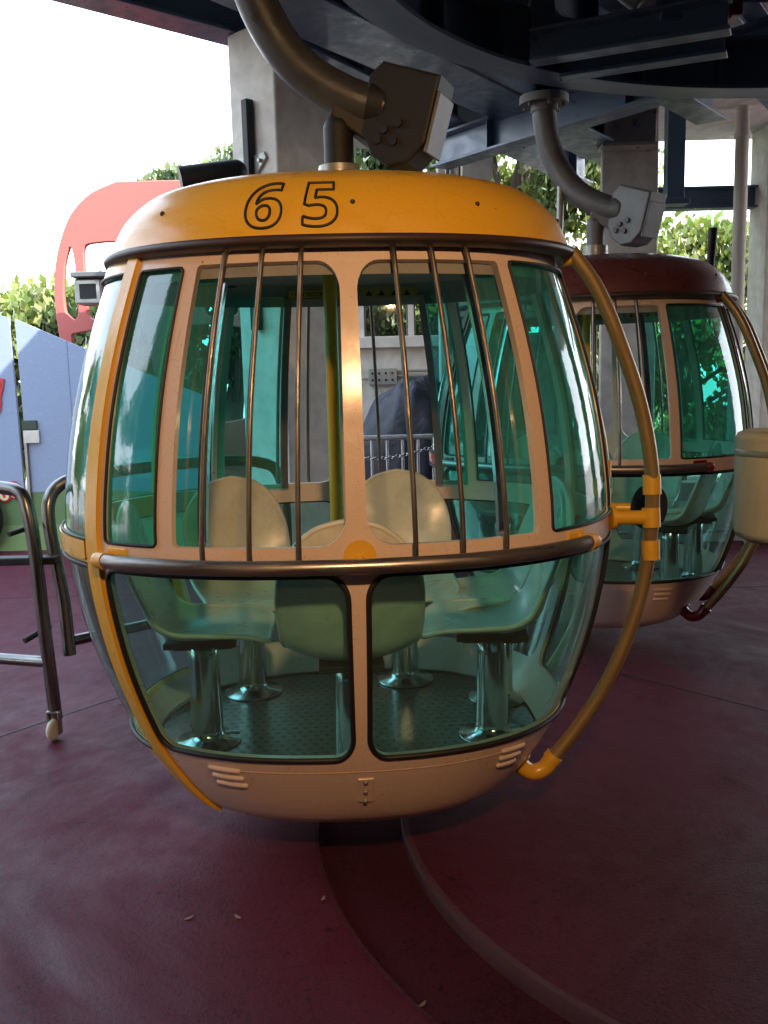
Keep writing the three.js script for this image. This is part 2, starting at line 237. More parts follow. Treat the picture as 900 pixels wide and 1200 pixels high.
function discAt(t, y, k, up) { const f = new Mb(), c = f.v(V(0, y, 0), V(0, up, 0), 0, 0), n = 96, row = []; for (let i = 0; i <= n; i++) { const th = i / n * Math.PI * 2, r = look(t, y) * k * plan(th, t), p = V(r * Math.sin(th), y, r * Math.cos(th)); row.push(f.v(p, V(0, up, 0), p.x, p.z)); } for (let i = 0; i < n; i++) up > 0 ? f.i.push(c, row[i], row[i + 1]) : f.i.push(c, row[i + 1], row[i]); return f.geo(); }
function strip(d, y0, y1, w, proud, n = 40) { // a raised flat bar up the surface
  const f = new Mb(), hw = w / 2 / FS, sec = [[-hw, -0.004], [-hw, proud], [hw, proud], [hw, -0.004]], rows = [];
  for (let s = 0; s < 3; s++) { const a = sec[s], b = sec[s + 1]; for (let j = 0; j <= n; j++) { const y = y0 + (y1 - y0) * j / n, th = R(d), nn = N(tb, th, y), side = P(tb, th + 0.02, y).sub(P(tb, th - 0.02, y)).normalize(); const dir = s === 1 ? nn : side.multiplyScalar(s === 0 ? -1 : 1); rows.push([f.v(P(tb, th + a[0], y, a[1]), dir, a[0], y), f.v(P(tb, th + b[0], y, b[1]), dir, b[0] + 0.1, y)]); } }
  for (let s = 0; s < 3; s++) for (let j = 0; j < n; j++) { const A = rows[s * (n + 1) + j], B = rows[s * (n + 1) + j + 1]; f.q(A[0], A[1], B[1], B[0]); }
  return f.geo();
}
function hoop(d0, d1, y0, y1, proud, n = 30) { // a raised flat bar round the surface
  return join([band(tb, y0, y1, 3, proud, d0, d1, n), (() => { const f = new Mb(); const rows = []; for (const [ya, s] of [[y0, -1], [y1, 1]]) for (let i = 0; i <= n; i++) { const th = R(d0 + (d1 - d0) * i / n); rows.push([f.v(P(tb, th, ya, -0.004), V(0, s, 0), th, 0), f.v(P(tb, th, ya, proud), V(0, s, 0), th, 0.01)]); } for (let s = 0; s < 2; s++) for (let i = 0; i < n; i++) { const A = rows[s * (n + 1) + i], B = rows[s * (n + 1) + i + 1]; f.q(A[0], A[1], B[1], B[0]); } return f.geo(); })()]);
}
const lift = (off, y, d) => P(tb, R(d), y, off);

// one moulded chair shell: seat pan running up into a rounded back
function chairShell() {
  const sp = new THREE.CatmullRomCurve3([V(0, 0.0, 0.215), V(0, 0.012, 0.16), V(0, 0.0, 0.02), V(0, 0.004, -0.10), V(0, 0.05, -0.17), V(0, 0.14, -0.205), V(0, 0.30, -0.235), V(0, 0.455, -0.255)], false, 'centripetal');
  const ns = 44, nt = 16, f = new Mb();
  const wd = s => { const L = s * 0.80; if (L < 0.06) return 0.145 + 0.055 * Math.sqrt(1 - Math.pow(1 - L / 0.06, 2)); if (s > 0.68) { const k = (s - 0.68) / 0.32; return 0.213 * Math.sqrt(Math.max(0.0004, 1 - Math.pow(k, 2.3))); } return 0.2 + 0.013 * Math.min(1, Math.max(0, (s - 0.4) / 0.25)); };
  const pos = (s, t, off) => { const c = sp.getPointAt(s), tg = sp.getTangentAt(s), nn = V(0, tg.z, -tg.y).multiplyScalar(-1); const k = Math.abs(t), dish = 0.05 * Math.pow(k, 2.4) * Math.sin(Math.PI * Math.min(1, s * 1.15 + 0.05)) ; return V(wd(s) * t, 0, 0).add(c).addScaledVector(nn, -0 + dish + off); };
  const grid = off => { const rows = []; for (let i = 0; i <= ns; i++) { const row = []; for (let j = 0; j <= nt; j++) row.push(pos(i / ns, j / nt * 2 - 1, off)); rows.push(row); } return rows; };
  const a = grid(0.006), b = grid(-0.006);
  const put = (rows, sg) => { const id = rows.map((row, i) => row.map((p, j) => { const A = rows[Math.min(ns, i + 1)][j].clone().sub(rows[Math.max(0, i - 1)][j]), B = rows[i][Math.min(nt, j + 1)].clone().sub(rows[i][Math.max(0, j - 1)]); const nn = B.cross(A).normalize().multiplyScalar(-sg); return f.v(p, nn, p.x, i / ns * 0.8); })); for (let i = 0; i < ns; i++) for (let j = 0; j < nt; j++) sg > 0 ? f.q(id[i][j], id[i + 1][j], id[i + 1][j + 1], id[i][j + 1]) : f.q(id[i][j], id[i][j + 1], id[i + 1][j + 1], id[i + 1][j]); };
  put(a, 1); put(b, -1);
  const rim = []; for (let i = 0; i <= ns; i++) rim.push(pos(i / ns, -1, 0)); for (let j = 1; j < nt; j++) rim.push(pos(1, j / nt * 2 - 1, 0)); for (let i = ns; i >= 0; i--) rim.push(pos(i / ns, 1, 0)); for (let j = nt - 1; j > 0; j--) rim.push(pos(0, j / nt * 2 - 1, 0));
  const e = new THREE.TubeGeometry(new THREE.CatmullRomCurve3(rim, true, 'centripetal'), rim.length * 2, 0.009, 8, true);
  return join([f.geo(), e]);
}
const CHAIR = chairShell();
const PED = join([lathe([[0.0, 0.0], [0.115, 0.0], [0.115, 0.008], [0.062, 0.02], [0.056, 0.05], [0.05, 0.3], [0.05, 0.375], [0.0, 0.375]], 32)]);
const PLATE = join([box(0.2, 0.022, 0.24, 0, 0.372, 0.0, 0.004), box(0.05, 0.03, 0.2, 0, 0.35, 0, 0.004)]);

const font = await new FontLoader().loadAsync('fonts/droid/droid_sans_bold.typeface.json');
function numerals(text, h, th0, y0, tblr) {
  const out = []; let gx = 0;
  for (const ch of text) { const shapes = font.generateShapes(ch, h); const step = gx; gx += h * 1.22;
  for (const s of shapes) for (const c of [s, ...s.holes]) { const raw = c.getPoints(10), pts = []; for (let i = 0; i < raw.length; i++) { const a = raw[i], b = raw[(i + 1) % raw.length], n = Math.max(1, Math.ceil(a.distanceTo(b) / 0.008)); if (a.distanceTo(b) < 1e-5) continue; for (let k = 0; k < n; k++) pts.push(a.clone().lerp(b, k / n)); }
    const w = pts.map(p => P(tblr, th0 + (p.x * 1.14 + step) / 0.66, y0 + p.y, 0.0015)); out.push(new THREE.TubeGeometry(new THREE.CatmullRomCurve3(w, true, 'catmullrom', 0.1), w.length * 2, 0.0042, 6, true)); } }
  return out;
}
function canvasTex(w, h, draw) { const c = document.createElement('canvas'); c.width = w; c.height = h; draw(c.getContext('2d'), w, h); const t = new THREE.CanvasTexture(c); t.colorSpace = THREE.SRGBColorSpace; return t; }
const noSmoke = std({ roughness: 0.6, map: canvasTex(512, 96, (g, w, h) => { g.fillStyle = '#a89040'; g.fillRect(0, 0, w, h); g.strokeStyle = '#3a2a18'; g.lineWidth = 6; g.strokeRect(6, 6, w - 12, h - 12); g.fillStyle = '#3a2212'; g.font = 'bold 58px sans-serif'; g.textAlign = 'center'; g.fillText('NO SMOKING', w / 2, 69); }) });
const notice = std({ roughness: 0.6, map: canvasTex(512, 96, (g, w, h) => { g.fillStyle = '#a08c48'; g.fillRect(0, 0, w, h); g.fillStyle = '#33231a'; for (const x of [60, 180, 300, 420]) { g.beginPath(); g.moveTo(x, 20); g.lineTo(x + 34, 76); g.lineTo(x - 34, 76); g.fill(); } }) });
const treadTex = canvasTex(1024, 1024, (g, w, h) => { g.fillStyle = '#7a7772'; g.fillRect(0, 0, w, h); for (let i = 0; i < 26; i++) for (let j = 0; j < 26; j++) { g.fillStyle = '#17181a'; g.beginPath(); g.arc((i + (j % 2) * 0.5 + 0.25) * w / 26, (j + 0.5) * h / 26, 7.5, 0, 7); g.fill(); } });
treadTex.wrapS = treadTex.wrapT = THREE.RepeatWrapping; 
M.tread = std({ color: lin(0.8, 0.8, 0.77), map: treadTex, metalness: 0.65, roughness: 0.24, bumpMap: grainTex, bumpScale: 0.0006 });

// ---------------------------------------------------------------- a cable-car cabin
function cabin(o) {
  const g = thing('cable_car_cabin', o.label, 'cable car', o.pos, o.turn, 'cable car cabins in the station');
  const Y0 = 0.44, YM = 1.105, Y1 = 1.985;
  const rS = [0.012, 0.012, 0.012, 0.012];
  const cells = [
    [-37.5, 0, YM, Y1, { l: 0.026, r: 0.031, b: 0.05, t: 0.055, rad: [0.012, 0.085, 0.085, 0.012] }, 'cream', 'open'],
    [0, 39.5, YM, Y1, { l: 0.031, r: 0.026, b: 0.05, t: 0.055, rad: [0.085, 0.012, 0.012, 0.085] }, 'cream', 'open'],
    [-53, -37.5, YM, Y1, { l: 0.03, r: 0.026, b: 0.05, t: 0.06, rad: rS }, 'cream', 'pane'],
    [39.5, 76, YM, Y1, { l: 0.026, r: 0.02, b: 0.05, t: 0.055, rad: rS }, 'cream', 'pane'],
    [-90, -53, YM, Y1, { l: 0.012, r: 0.055, b: 0.05, t: 0.06, rad: rS }, 'door', 'door'],
    [-127, -90, YM, Y1, { l: 0.03, r: 0.012, b: 0.05, t: 0.06, rad: rS }, 'door', 'door'],
    [76, 104, YM, Y1, { l: 0.02, r: 0.02, b: 0.05, t: 0.055, rad: rS }, 'cream', 'pane'],
    [104, 141, YM, Y1, { l: 0.03, r: 0.026, b: 0.05, t: 0.055, rad: rS }, 'cream', 'pane'],
    [-142, -127, YM, Y1, { l: 0.026, r: 0.02, b: 0.05, t: 0.06, rad: rS }, 'cream', 'pane'],
    [-180, -142, YM, Y1, { l: 0.031, r: 0.026, b: 0.05, t: 0.055, rad: [0.085, 0.012, 0.012, 0.085] }, 'cream', 'open'],
    [141, 180, YM, Y1, { l: 0.026, r: 0.031, b: 0.05, t: 0.055, rad: [0.012, 0.085, 0.085, 0.012] }, 'cream', 'open'],
    [-53, 0, Y0, YM, { l: 0.025, r: 0.031, b: 0.05, t: 0.03, rad: [0.05, 0.075, 0.075, 0.04] }, 'cream', 'pane'],
    [0, 76, Y0, YM, { l: 0.031, r: 0.025, b: 0.05, t: 0.03, rad: [0.075, 0.06, 0.04, 0.075] }, 'cream', 'pane'],
    [-90, -53, Y0 - 0.03, YM, { l: 0.012, r: 0.055, b: 0.05, t: 0.03, rad: rS }, 'door', 'door'],
    [-127, -90, Y0 - 0.03, YM, { l: 0.03, r: 0.012, b: 0.05, t: 0.03, rad: rS }, 'door', 'door'],
    [76, 104, Y0, YM, { l: 0.02, r: 0.02, b: 0.05, t: 0.03, rad: [0.05, 0.05, 0.05, 0.05] }, 'cream', 'pane'],
    [104, 180, Y0, YM, { l: 0.025, r: 0.031, b: 0.05, t: 0.03, rad: [0.06, 0.075, 0.075, 0.04] }, 'cream', 'pane'],
    [-180, -127, Y0, YM, { l: 0.031, r: 0.025, b: 0.05, t: 0.03, rad: [0.075, 0.05, 0.04, 0.075] }, 'cream', 'pane'],
  ];
  const body = [], doors = { '-90': [], '-127': [] }, panes = [];
  for (const [a, b, y0, y1, w, mat, kind] of cells) { const c = cell(a, b, y0, y1, w); c.low = y0 < 0.9; if (mat === 'door') doors[String(a)].push(c); else { body.push(c.frame); panes.push([c, kind]); } }
  body.push(band(tb, 0.16, Y0, 14, 0), band(tb, Y1, 2.03, 3, 0), band(tb, 0.36, Y0, 3, -0.022, -180, 180, 144, -1), discAt(tb, 0.16, 1, -1));
  mesh('body_shell', body, o.body, g);
  for (const [c, kind] of panes) { if (kind !== 'open') { const w = mesh('window_pane', c.glass, c.low ? M.lowglass : M.glass, g); mesh('gasket', c.gasket, M.rubber, w); } }
  for (const k of ['-90', '-127']) { const d = mesh('door_leaf', doors[k].map(c => c.frame), o.trim, g); for (const c of doors[k]) { const w = mesh('door_pane', c.glass, c.low ? M.lowglass : M.glass, d); } doors[k].forEach(c => mesh('gasket', c.gasket, M.rubber, d)); }
  for (const d of [-54.2, -125.8]) mesh('door_rail', strip(d, 0.215, 2.0, 0.052, 0.014, 60), o.trim, g);
  mesh('door_belt', hoop(-126, -57, 1.095, 1.15, 0.01), o.trim, g);
  const seam = []; for (let k = 0; k <= 20; k++) seam.push(P(tb, R(-90), 0.42 + k / 20 * 1.55, 0.004)); mesh('door_seal', [tube(seam, 0.008, 50, 8), tube(seam.map((p, k) => P(tb, R(-88), 0.42 + k / 20 * 1.55, 0.004)), 0.006, 50, 8)], M.rubber, g);
  // roof
  const rf = (() => { const f = new Mb(), rows = [], n = 144, m = 60; for (let j = 0; j <= m; j++) { const [y, r] = tr_[Math.round(j / m * 400)]; const j2 = Math.min(400, Math.round(j / m * 400) + 3), j1 = Math.max(0, Math.round(j / m * 400) - 3), dy = tr_[j2][0] - tr_[j1][0], dr = tr_[j2][1] - tr_[j1][1], row = []; for (let i = 0; i <= n; i++) { const th = i / n * Math.PI * 2, q = plan(th), e = 0.02; const ta = V(plan(th + e) * Math.sin(th + e) - plan(th - e) * Math.sin(th - e), 0, plan(th + e) * Math.cos(th + e) - plan(th - e) * Math.cos(th - e)); const tbv = V(dr * q * Math.sin(th), dy, dr * q * Math.cos(th)); const nn = ta.cross(tbv).normalize(); row.push(f.v(V(r * q * Math.sin(th), y, r * q * Math.cos(th)), nn, th * 0.7, j / m * 0.9)); } rows.push(row); } for (let j = 0; j < m; j++) for (let i = 0; i < n; i++) f.q(rows[j][i], rows[j][i + 1], rows[j + 1][i + 1], rows[j + 1][i]); return f.geo(); })();
  const roof = mesh('roof', rf, o.roof, g);
  const gut = (() => { const f = new Mb(), pr = [[0.68, 2.0], [0.70, 1.966], [0.745, 1.962], [0.774, 1.972], [0.778, 1.984], [0.77, 1.995], [0.74, 2.0]], n = 144, rows = []; pr.forEach(([r, y], j) => { const a = pr[Math.max(0, j - 1)], b = pr[Math.min(pr.length - 1, j + 1)]; const row = []; for (let i = 0; i <= n; i++) { const th = i / n * Math.PI * 2, q = plan(th); const nr = (b[1] - a[1]), ny = -(b[0] - a[0]), L = Math.hypot(nr, ny); row.push(f.v(V(r * q * Math.sin(th), y, r * q * Math.cos(th)), V(nr / L * Math.sin(th), ny / L, nr / L * Math.cos(th)), th, y)); } rows.push(row); }); for (let j = 0; j + 1 < pr.length; j++) for (let i = 0; i < n; i++) f.q(rows[j][i], rows[j][i + 1], rows[j + 1][i + 1], rows[j + 1][i]); return f.geo(); })();
  mesh('gutter', gut, M.gutter, roof);
  if (o.number) mesh('number', numerals(o.number, 0.128, R(-24.6), 2.018, tr_), M.rubber, roof).userData.label = 'black outlined number 65';
  for (const d of [-47, -0.5 + 2.2, 33, 70, -95, 120, 165, -150]) mesh('screw', new THREE.SphereGeometry(0.0075, 10, 6).scale(1, 1, 1).translate(...P(tr_, R(d), 2.085, 0.0).toArray()), M.gutter, roof);
  mesh('ceiling_lining', discAt(tb, 1.975, 0.985, -1), M.liner, g);
  mesh('header', band(tb, 1.9, 1.985, 4, -0.024, -180, 180, 144, -1), M.liner, g);
  mesh('floor_plate', discAt(tb, 0.362, 0.97, 1), M.tread, g);
  // notices inside on the far header
  for (const [x, mt, w] of [[-0.10, noSmoke, 0.22], [0.20, notice, 0.22]]) { const pl = new THREE.PlaneGeometry(w, 0.04); pl.translate(x, 1.94, -0.575 + Math.abs(x) * 0.06); mesh('notice', pl, mt, g); }
  // guard bars over the open windows, front and back
  for (const s of [0, 180]) for (const d of [-28.5, -20, -11, 11, 20, 28.5]) {
    const pts = [P(tb, R(s + d), 1.965, -0.004), P(tb, R(s + d), 1.962, 0.02)]; for (let k = 0; k <= 8; k++) pts.push(P(tb, R(s + d * (1 + 0.02 * k / 8)), 1.945 - k / 8 * 0.815, 0.03)); pts.push(P(tb, R(s + d * 1.02), 1.11, 0.02), P(tb, R(s + d * 1.02), 1.106, -0.004));
    mesh('guard_bar', tube(pts, 0.0075, 60, 10), M.brownsteel, g);
  }
  // sliding sashes: teal glass behind the bars, each with a bright edge strip
  for (const [d0, d1, e] of [[-39, -31, -31], [31, 39, 31], [-161, -141, -161], [141, 150, 150]]) {
    const p = mesh('sliding_sash', band(tb, 1.14, 1.945, 16, -0.045, d0, d1, 10), M.glass, g), f = [];
    for (let k = 0; k < 16; k++) { const y = 1.14 + k / 16 * 0.8, y2 = 1.14 + (k + 1) / 16 * 0.8; f.push(bar(P(tb, R(e), y, -0.045), P(tb, R(e), y2 + 0.003, -0.045), 0.03, 0.012, 0)); }
    mesh('sash_strip', f, Math.abs(e) > 90 ? M.greymetal : M.chrome, p);
  }
  // belt bars with end fittings
  for (const s of [0, 180]) {
    const pts = []; for (let k = 0; k <= 16; k++) pts.push(lift(0.062 - 0.02 * Math.pow(Math.abs(k - 8) / 8, 2), 1.112, s - 50 + k / 16 * 100));
    const b = mesh('belt_bar', tube(pts, 0.0215, 64, 18), M.rail, g);
    for (const e of [0, 16]) { const a = pts[e], a2 = pts[e ? 15 : 1], dir = a.clone().sub(a2).normalize(), s1 = new THREE.SphereGeometry(0.024, 16, 12); s1.translate(a.x, a.y, a.z); const inw = lift(-0.005, 1.118, s - 50 + e / 16 * 100); mesh('end_fitting', [s1, cyl(a.clone().addScaledVector(dir, -0.028), a, 0.0245), cyl(a.clone().addScaledVector(dir, -0.02), inw, 0.017), bar(inw.clone().addScaledVector(dir, -0.07), inw.clone().addScaledVector(dir, 0.01), 0.02, 0.05)], o.trim, b); }
    const c = lift(0.0, 1.155, s + 0.5), f = lift(0.055, 1.115, s + 0.5); mesh('bracket', [cyl(lift(-0.002, 1.128, s + 0.5), lift(0.008, 1.128, s + 0.5), 0.045), cyl(lift(0, 1.12, s + 0.5), f, 0.014)], o.trim, b);
  }
  // louvres, hinge plate and rivets on the bowl
  for (const s of [0, 180]) { for (const d of [-36, 43]) for (let k = 0; k < 3; k++) { const y = 0.445 - k * 0.03, a = P(tb, R(s + d - 3.6 + (d > 0 ? k * 0.5 : -k * 0.1)), y, 0.001), b = P(tb, R(s + d + 3.6), y - 0.004, 0.001); mesh('louvre', capTube([a, a.clone().lerp(b, 0.5).addScaledVector(N(tb, R(s + d), y), 0.002), b], 0.0085, 12, 10), o.body, g); }
    const pl = mesh('hinge_plate', [bar(P(tb, R(s + 1), 0.315, 0.001), P(tb, R(s + 1), 0.415, 0.001), 0.05, 0.008)], o.body, g);
    for (const y of [0.325, 0.365, 0.405]) mesh('rivet', new THREE.SphereGeometry(0.008, 10, 8).translate(...P(tb, R(s + 1), y, 0.006).toArray()), M.galv, pl); 
    mesh('seam_strip', hoop(s - 40, s + 40, 0.438, 0.442, 0.0015, 60), o.body, g); }
  // side buffer hoops on the right-hand side
  for (const z of [0.27, -0.27]) {
    const pts = [[0.715, 1.985], [0.80, 1.87], [0.885, 1.68], [0.955, 1.48], [0.995, 1.27], [0.995, 1.05], [0.96, 0.83], [0.87, 0.58], [0.76, 0.40], [0.665, 0.278]].map(p => V(p[0], p[1], z * (0.9 + 0.1 * p[1])));
    const h = mesh('buffer_hoop', tube(pts, 0.024, 80, 16), M.hoop, g);
    const col = (y0, y1) => cyl(V(0.998, y0, z * 1.02), V(0.996, y1, z * 1.0), 0.03);
    mesh('coupling', [col(1.20, 1.265)], o.trim, h); mesh('coupling', [col(0.98, 1.045)], o.trim, h);
    mesh('side_arm', [col(1.09, 1.155), cyl(V(0.996, 1.122, z), V(0.86, 1.125, z * 0.98), 0.024), cyl(V(0.875, 1.125, z * 0.98), V(0.86, 1.125, z * 0.98), 0.04)], o.trim, h);
    mesh('elbow', [tube([V(0.672, 0.288, z * 0.93), V(0.64, 0.25, z * 0.93), V(0.60, 0.24, z * 0.93), V(0.565, 0.262, z * 0.93), V(0.545, 0.295, z * 0.93)], 0.029, 24, 14), cyl(V(0.68, 0.298, z * 0.93), V(0.665, 0.28, z * 0.93), 0.032), cyl(V(0.552, 0.285, z * 0.93), V(0.535, 0.315, z * 0.93), 0.046)], o.trim, h);
    mesh('top_clamp', cyl(V(0.69, 1.965, z * 1.05), V(0.735, 1.97, z * 1.08), 0.026), o.trim, h);
  }
  { const wl = new THREE.CylinderGeometry(0.078, 0.078, 0.04, 32); wl.rotateZ(Math.PI / 2); wl.rotateY(R(-58)); wl.translate(1.075, 1.12, 0.03); const w = mesh('guide_wheel', wl, M.tyre, g); mesh('axle', cyl(V(0.90, 1.12, 0.0), V(1.08, 1.12, 0.055), 0.018), o.trim, w); }
  // centre pole, chairs
  mesh('centre_pole', cyl(V(-0.045, 0.36, 0), V(-0.045, 1.975, 0), 0.024), M.yellow, g);
  for (const [x, z, t] of [[-0.02, 0.44, 180], [0.22, -0.43, 0], [-0.40, -0.36, 18], [-0.52, 0.14, 90], [0.47, 0.20, -98], [0.56, -0.17, -80]]) {
    const c = new THREE.Group(); c.name = 'chair'; c.position.set(x, 0.362, z); c.rotation.y = R(t); g.add(c);
    const sh = mesh('seat_shell', CHAIR.clone().translate(0, 0.39, 0.02), M.seat, c); mesh('pedestal', PED, M.chrome, c); mesh('mounting_plate', PLATE, M.rubber, c);
  }
  // hanger above the roof
  const hm = o.hanger, hang = mesh('hanger_arm', [tube([V(0.24, 2.475, 0.02), V(0.06, 2.52, 0), V(-0.13, 2.64, -0.02), V(-0.25, 2.83, -0.02), V(-0.295, 3.02, 0), V(-0.30, 3.17, 0)], 0.068, 50, 20), cyl(V(-0.30, 3.12, 0), V(-0.30, 3.165, 0), 0.14, 0.14, 28)], o.arm, g);
  mesh('weld_collar', [tube([V(0.15, 2.497, 0.01), V(0.12, 2.505, 0.008), V(0.105, 2.509, 0.006)], 0.076, 8, 20)], hm, g); mesh('weld_collar', cyl(V(-0.297, 3.08, 0), V(-0.299, 3.125, 0), 0.078), hm, g);
  for (let k = 0; k < 6; k++) mesh('flange_bolt', cyl(V(-0.3 + 0.112 * Math.cos(k * 1.047), 3.1, 0.112 * Math.sin(k * 1.047)), V(-0.3 + 0.112 * Math.cos(k * 1.047), 3.122, 0.112 * Math.sin(k * 1.047)), 0.012, 0.012, 6), hm, g);
  mesh('hanger_post', [cyl(V(0, 2.225, 0), V(0, 2.31, 0), 0.075, 0.07, 28)], M.galv, g);
  mesh('hanger_post', [cyl(V(0, 2.3, 0), V(0, 2.43, 0), 0.05, 0.05, 24), new THREE.SphereGeometry(0.05, 20, 12).translate(0, 2.43, 0)], hm, g);
  const blk = extrude([[-0.10, 0.12], [-0.06, 0.155], [0.125, 0.105], [0.085, -0.09], [0.03, -0.145], [-0.03, -0.155], [-0.085, -0.12], [-0.12, -0.05]], 0.15, 0.01); blk.rotateZ(R(-4)); const sidePlate = box(0.012, 0.19, 0.155, 0.116, -0.005, 0, 0.004); sidePlate.rotateZ(R(-16)); const turnBlk = q => { q.rotateY(R(-24)); q.translate(0.23, 2.455, 0.02); return q; }; turnBlk(blk);
  const bk = mesh('grip_block', blk, hm, g);
  mesh('side_plate', turnBlk(sidePlate), M.greymetal, bk);
  for (const [x, y] of [[-0.02, -0.045], [0.03, -0.03], [-0.045, -0.075], [0.01, -0.085]]) mesh('bolt', turnBlk(cyl(V(x - 0.03, y, 0.082), V(x - 0.03, y, 0.098), 0.016, 0.016, 6)), hm, bk);
  mesh('link_arm', extrude([[-0.02, 2.47], [0.0, 2.535], [0.22, 2.505], [0.2, 2.36], [0.15, 2.35]], 0.07, 0.006), hm, g);
  if (o.stay) mesh('stay_rod', cyl(V(-0.2, 2.2, 0.05), V(-0.2, 2.72, 0), 0.02), M.galv, g);
  return g;
}
cabin({ label: 'cable car cabin with yellow roof numbered 65 and yellow door trim', pos: [-0.122, 0, -3.3], turn: R(3.4), body: M.cream, roof: M.yellow, trim: M.yellow, number: '65', hanger: M.darkmetal, arm: M.armsteel });
cabin({ label: 'cable car cabin with dark red roof and red fittings behind the yellow one', pos: [1.25, 0, -5.55], turn: R(-24), stay: true, body: M.cream, roof: M.maroon, trim: M.redFit, hanger: M.greymetal, arm: M.greymetal });

// ---------------------------------------------------------------- overhead steel
{
  const g = thing('track_ring', 'dark blue curved steel running rail above both cabins', 'rail', [TC.x - 0.02, 0, TC.z]);
  const prof = [[TR + 0.1, 3.168], [TR + 0.1, 3.188], [TR + 0.012, 3.188], [TR + 0.012, 3.42], [TR + 0.13, 3.42], [TR + 0.13, 3.44], [TR - 0.13, 3.44], [TR - 0.13, 3.42], [TR - 0.012, 3.42], [TR - 0.012, 3.188], [TR - 0.1, 3.188], [TR - 0.1, 3.168], [TR + 0.1, 3.168]];
  const geo = lathe(prof, 128).toNonIndexed(); geo.computeVertexNormals();
  mesh('rail_section', geo, M.blue, g);
  for (let k = 0; k < 30; k++) { const a = k / 30 * Math.PI * 2, c = Math.cos(a), q = Math.sin(a); mesh('rib', bar(V((TR - 0.085) * c, 3.304, (TR - 0.085) * q), V((TR + 0.085) * c, 3.304, (TR + 0.085) * q), 0.014, 0.228, 0), M.blue, g); }
  const wheel = thing('bullwheel', 'large dark blue horizontal drive wheel overhead with radial spokes', 'drive wheel', [TC.x, 0, TC.z]);
  const wg = lathe([[2.05, 3.55], [2.12, 3.55], [2.12, 3.8], [2.05, 3.8], [2.05, 3.55]], 96).toNonIndexed(); wg.computeVertexNormals(); mesh('rim', wg, M.blue, wheel);
  mesh('hub', lathe([[0, 3.35], [0.3, 3.35], [0.3, 4.2]], 32), M.blue, wheel);
  for (let k = 0; k < 12; k++) { const a = k / 12 * Math.PI * 2 + 0.2; mesh('spoke', bar(V(0.28 * Math.cos(a), 3.68, 0.28 * Math.sin(a)), V(2.06 * Math.cos(a), 3.68, 2.06 * Math.sin(a)), 0.16, 0.2), M.blue, wheel); }
}
function ibeam(label, a, b, w, h, mat = M.blue, t = 0.022) {
  const A = V(...a), B = V(...b), up = V(0, 1, 0), g = thing('steel_beam', label, 'beam', [0, 0, 0], 0, 'blue steel beams under the ceiling');
  const s = (y) => [A.clone().addScaledVector(up, y), B.clone().addScaledVector(up, y)];
  mesh('lower_flange', bar(...s(t / 2), w, t), mat, g); mesh('upper_flange', bar(...s(h - t / 2), w, t), mat, g); mesh('web', bar(...s(h / 2), t, h - 2 * t - 0.002), mat, g);
  const L = A.distanceTo(B), dir = B.clone().sub(A).normalize(), side = V(dir.z, 0, -dir.x);
  for (let k = 0.7; k < L; k += 1.4) mesh('stiffener', bar(A.clone().addScaledVector(dir, k).addScaledVector(side, -w * 0.42).addScaledVector(up, h / 2), A.clone().addScaledVector(dir, k).addScaledVector(side, w * 0.42).addScaledVector(up, h / 2), 0.014, h - 2 * t - 0.004), mat, g);
  return g;
}
ibeam('blue steel beam leading left from the top of the big pale column', [-2.15, 3.9, -5.72], [0.4, 3.9, -8.1], 0.26, 0.295);
ibeam('widest dark blue girder slanting overhead behind the grip of the yellow cabin', [-1.5, 3.56, -3.9], [2.3, 3.56, -9.25], 0.46, 0.34);
ibeam('blue cross beam meeting the wide girder above the slim far column', [0.55, 3.34, -8.4], [2.5, 3.34, -5.6], 0.2, 0.26);
ibeam('blue beam running back above the slim far column', [-0.5, 3.62, -6.2], [2.3, 3.62, -10.8], 0.22, 0.3);
ibeam('blue beam slanting down the top right corner of the picture', [1.7, 3.9, -5.85], [4.3, 3.9, -9.75], 0.34, 0.29);
ibeam('blue beam crossing overhead between the wide girder and the running rail', [-0.9, 3.47, -3.0], [2.6, 3.47, -7.6], 0.24, 0.3);
ibeam('short blue beam at the top edge left of the drive machinery', [0.1, 3.62, -5.9], [1.9, 3.62, -4.3], 0.2, 0.26);
ibeam('far blue beam low between the right hand columns', [2.5, 3.36, -11.0], [8.0, 3.36, -11.0], 0.2, 0.24);
{
  const g = thing('hanging_frame', 'blue hanging steel frame between the bright openings at upper right', 'frame', [2.9, 0, -9.5]);
  mesh('post', box(0.17, 1.0, 0.14, 0, 3.7, 0), M.blue, g); mesh('plate', box(0.5, 0.06, 0.2, -0.12, 3.2, 0), M.blue, g);
}
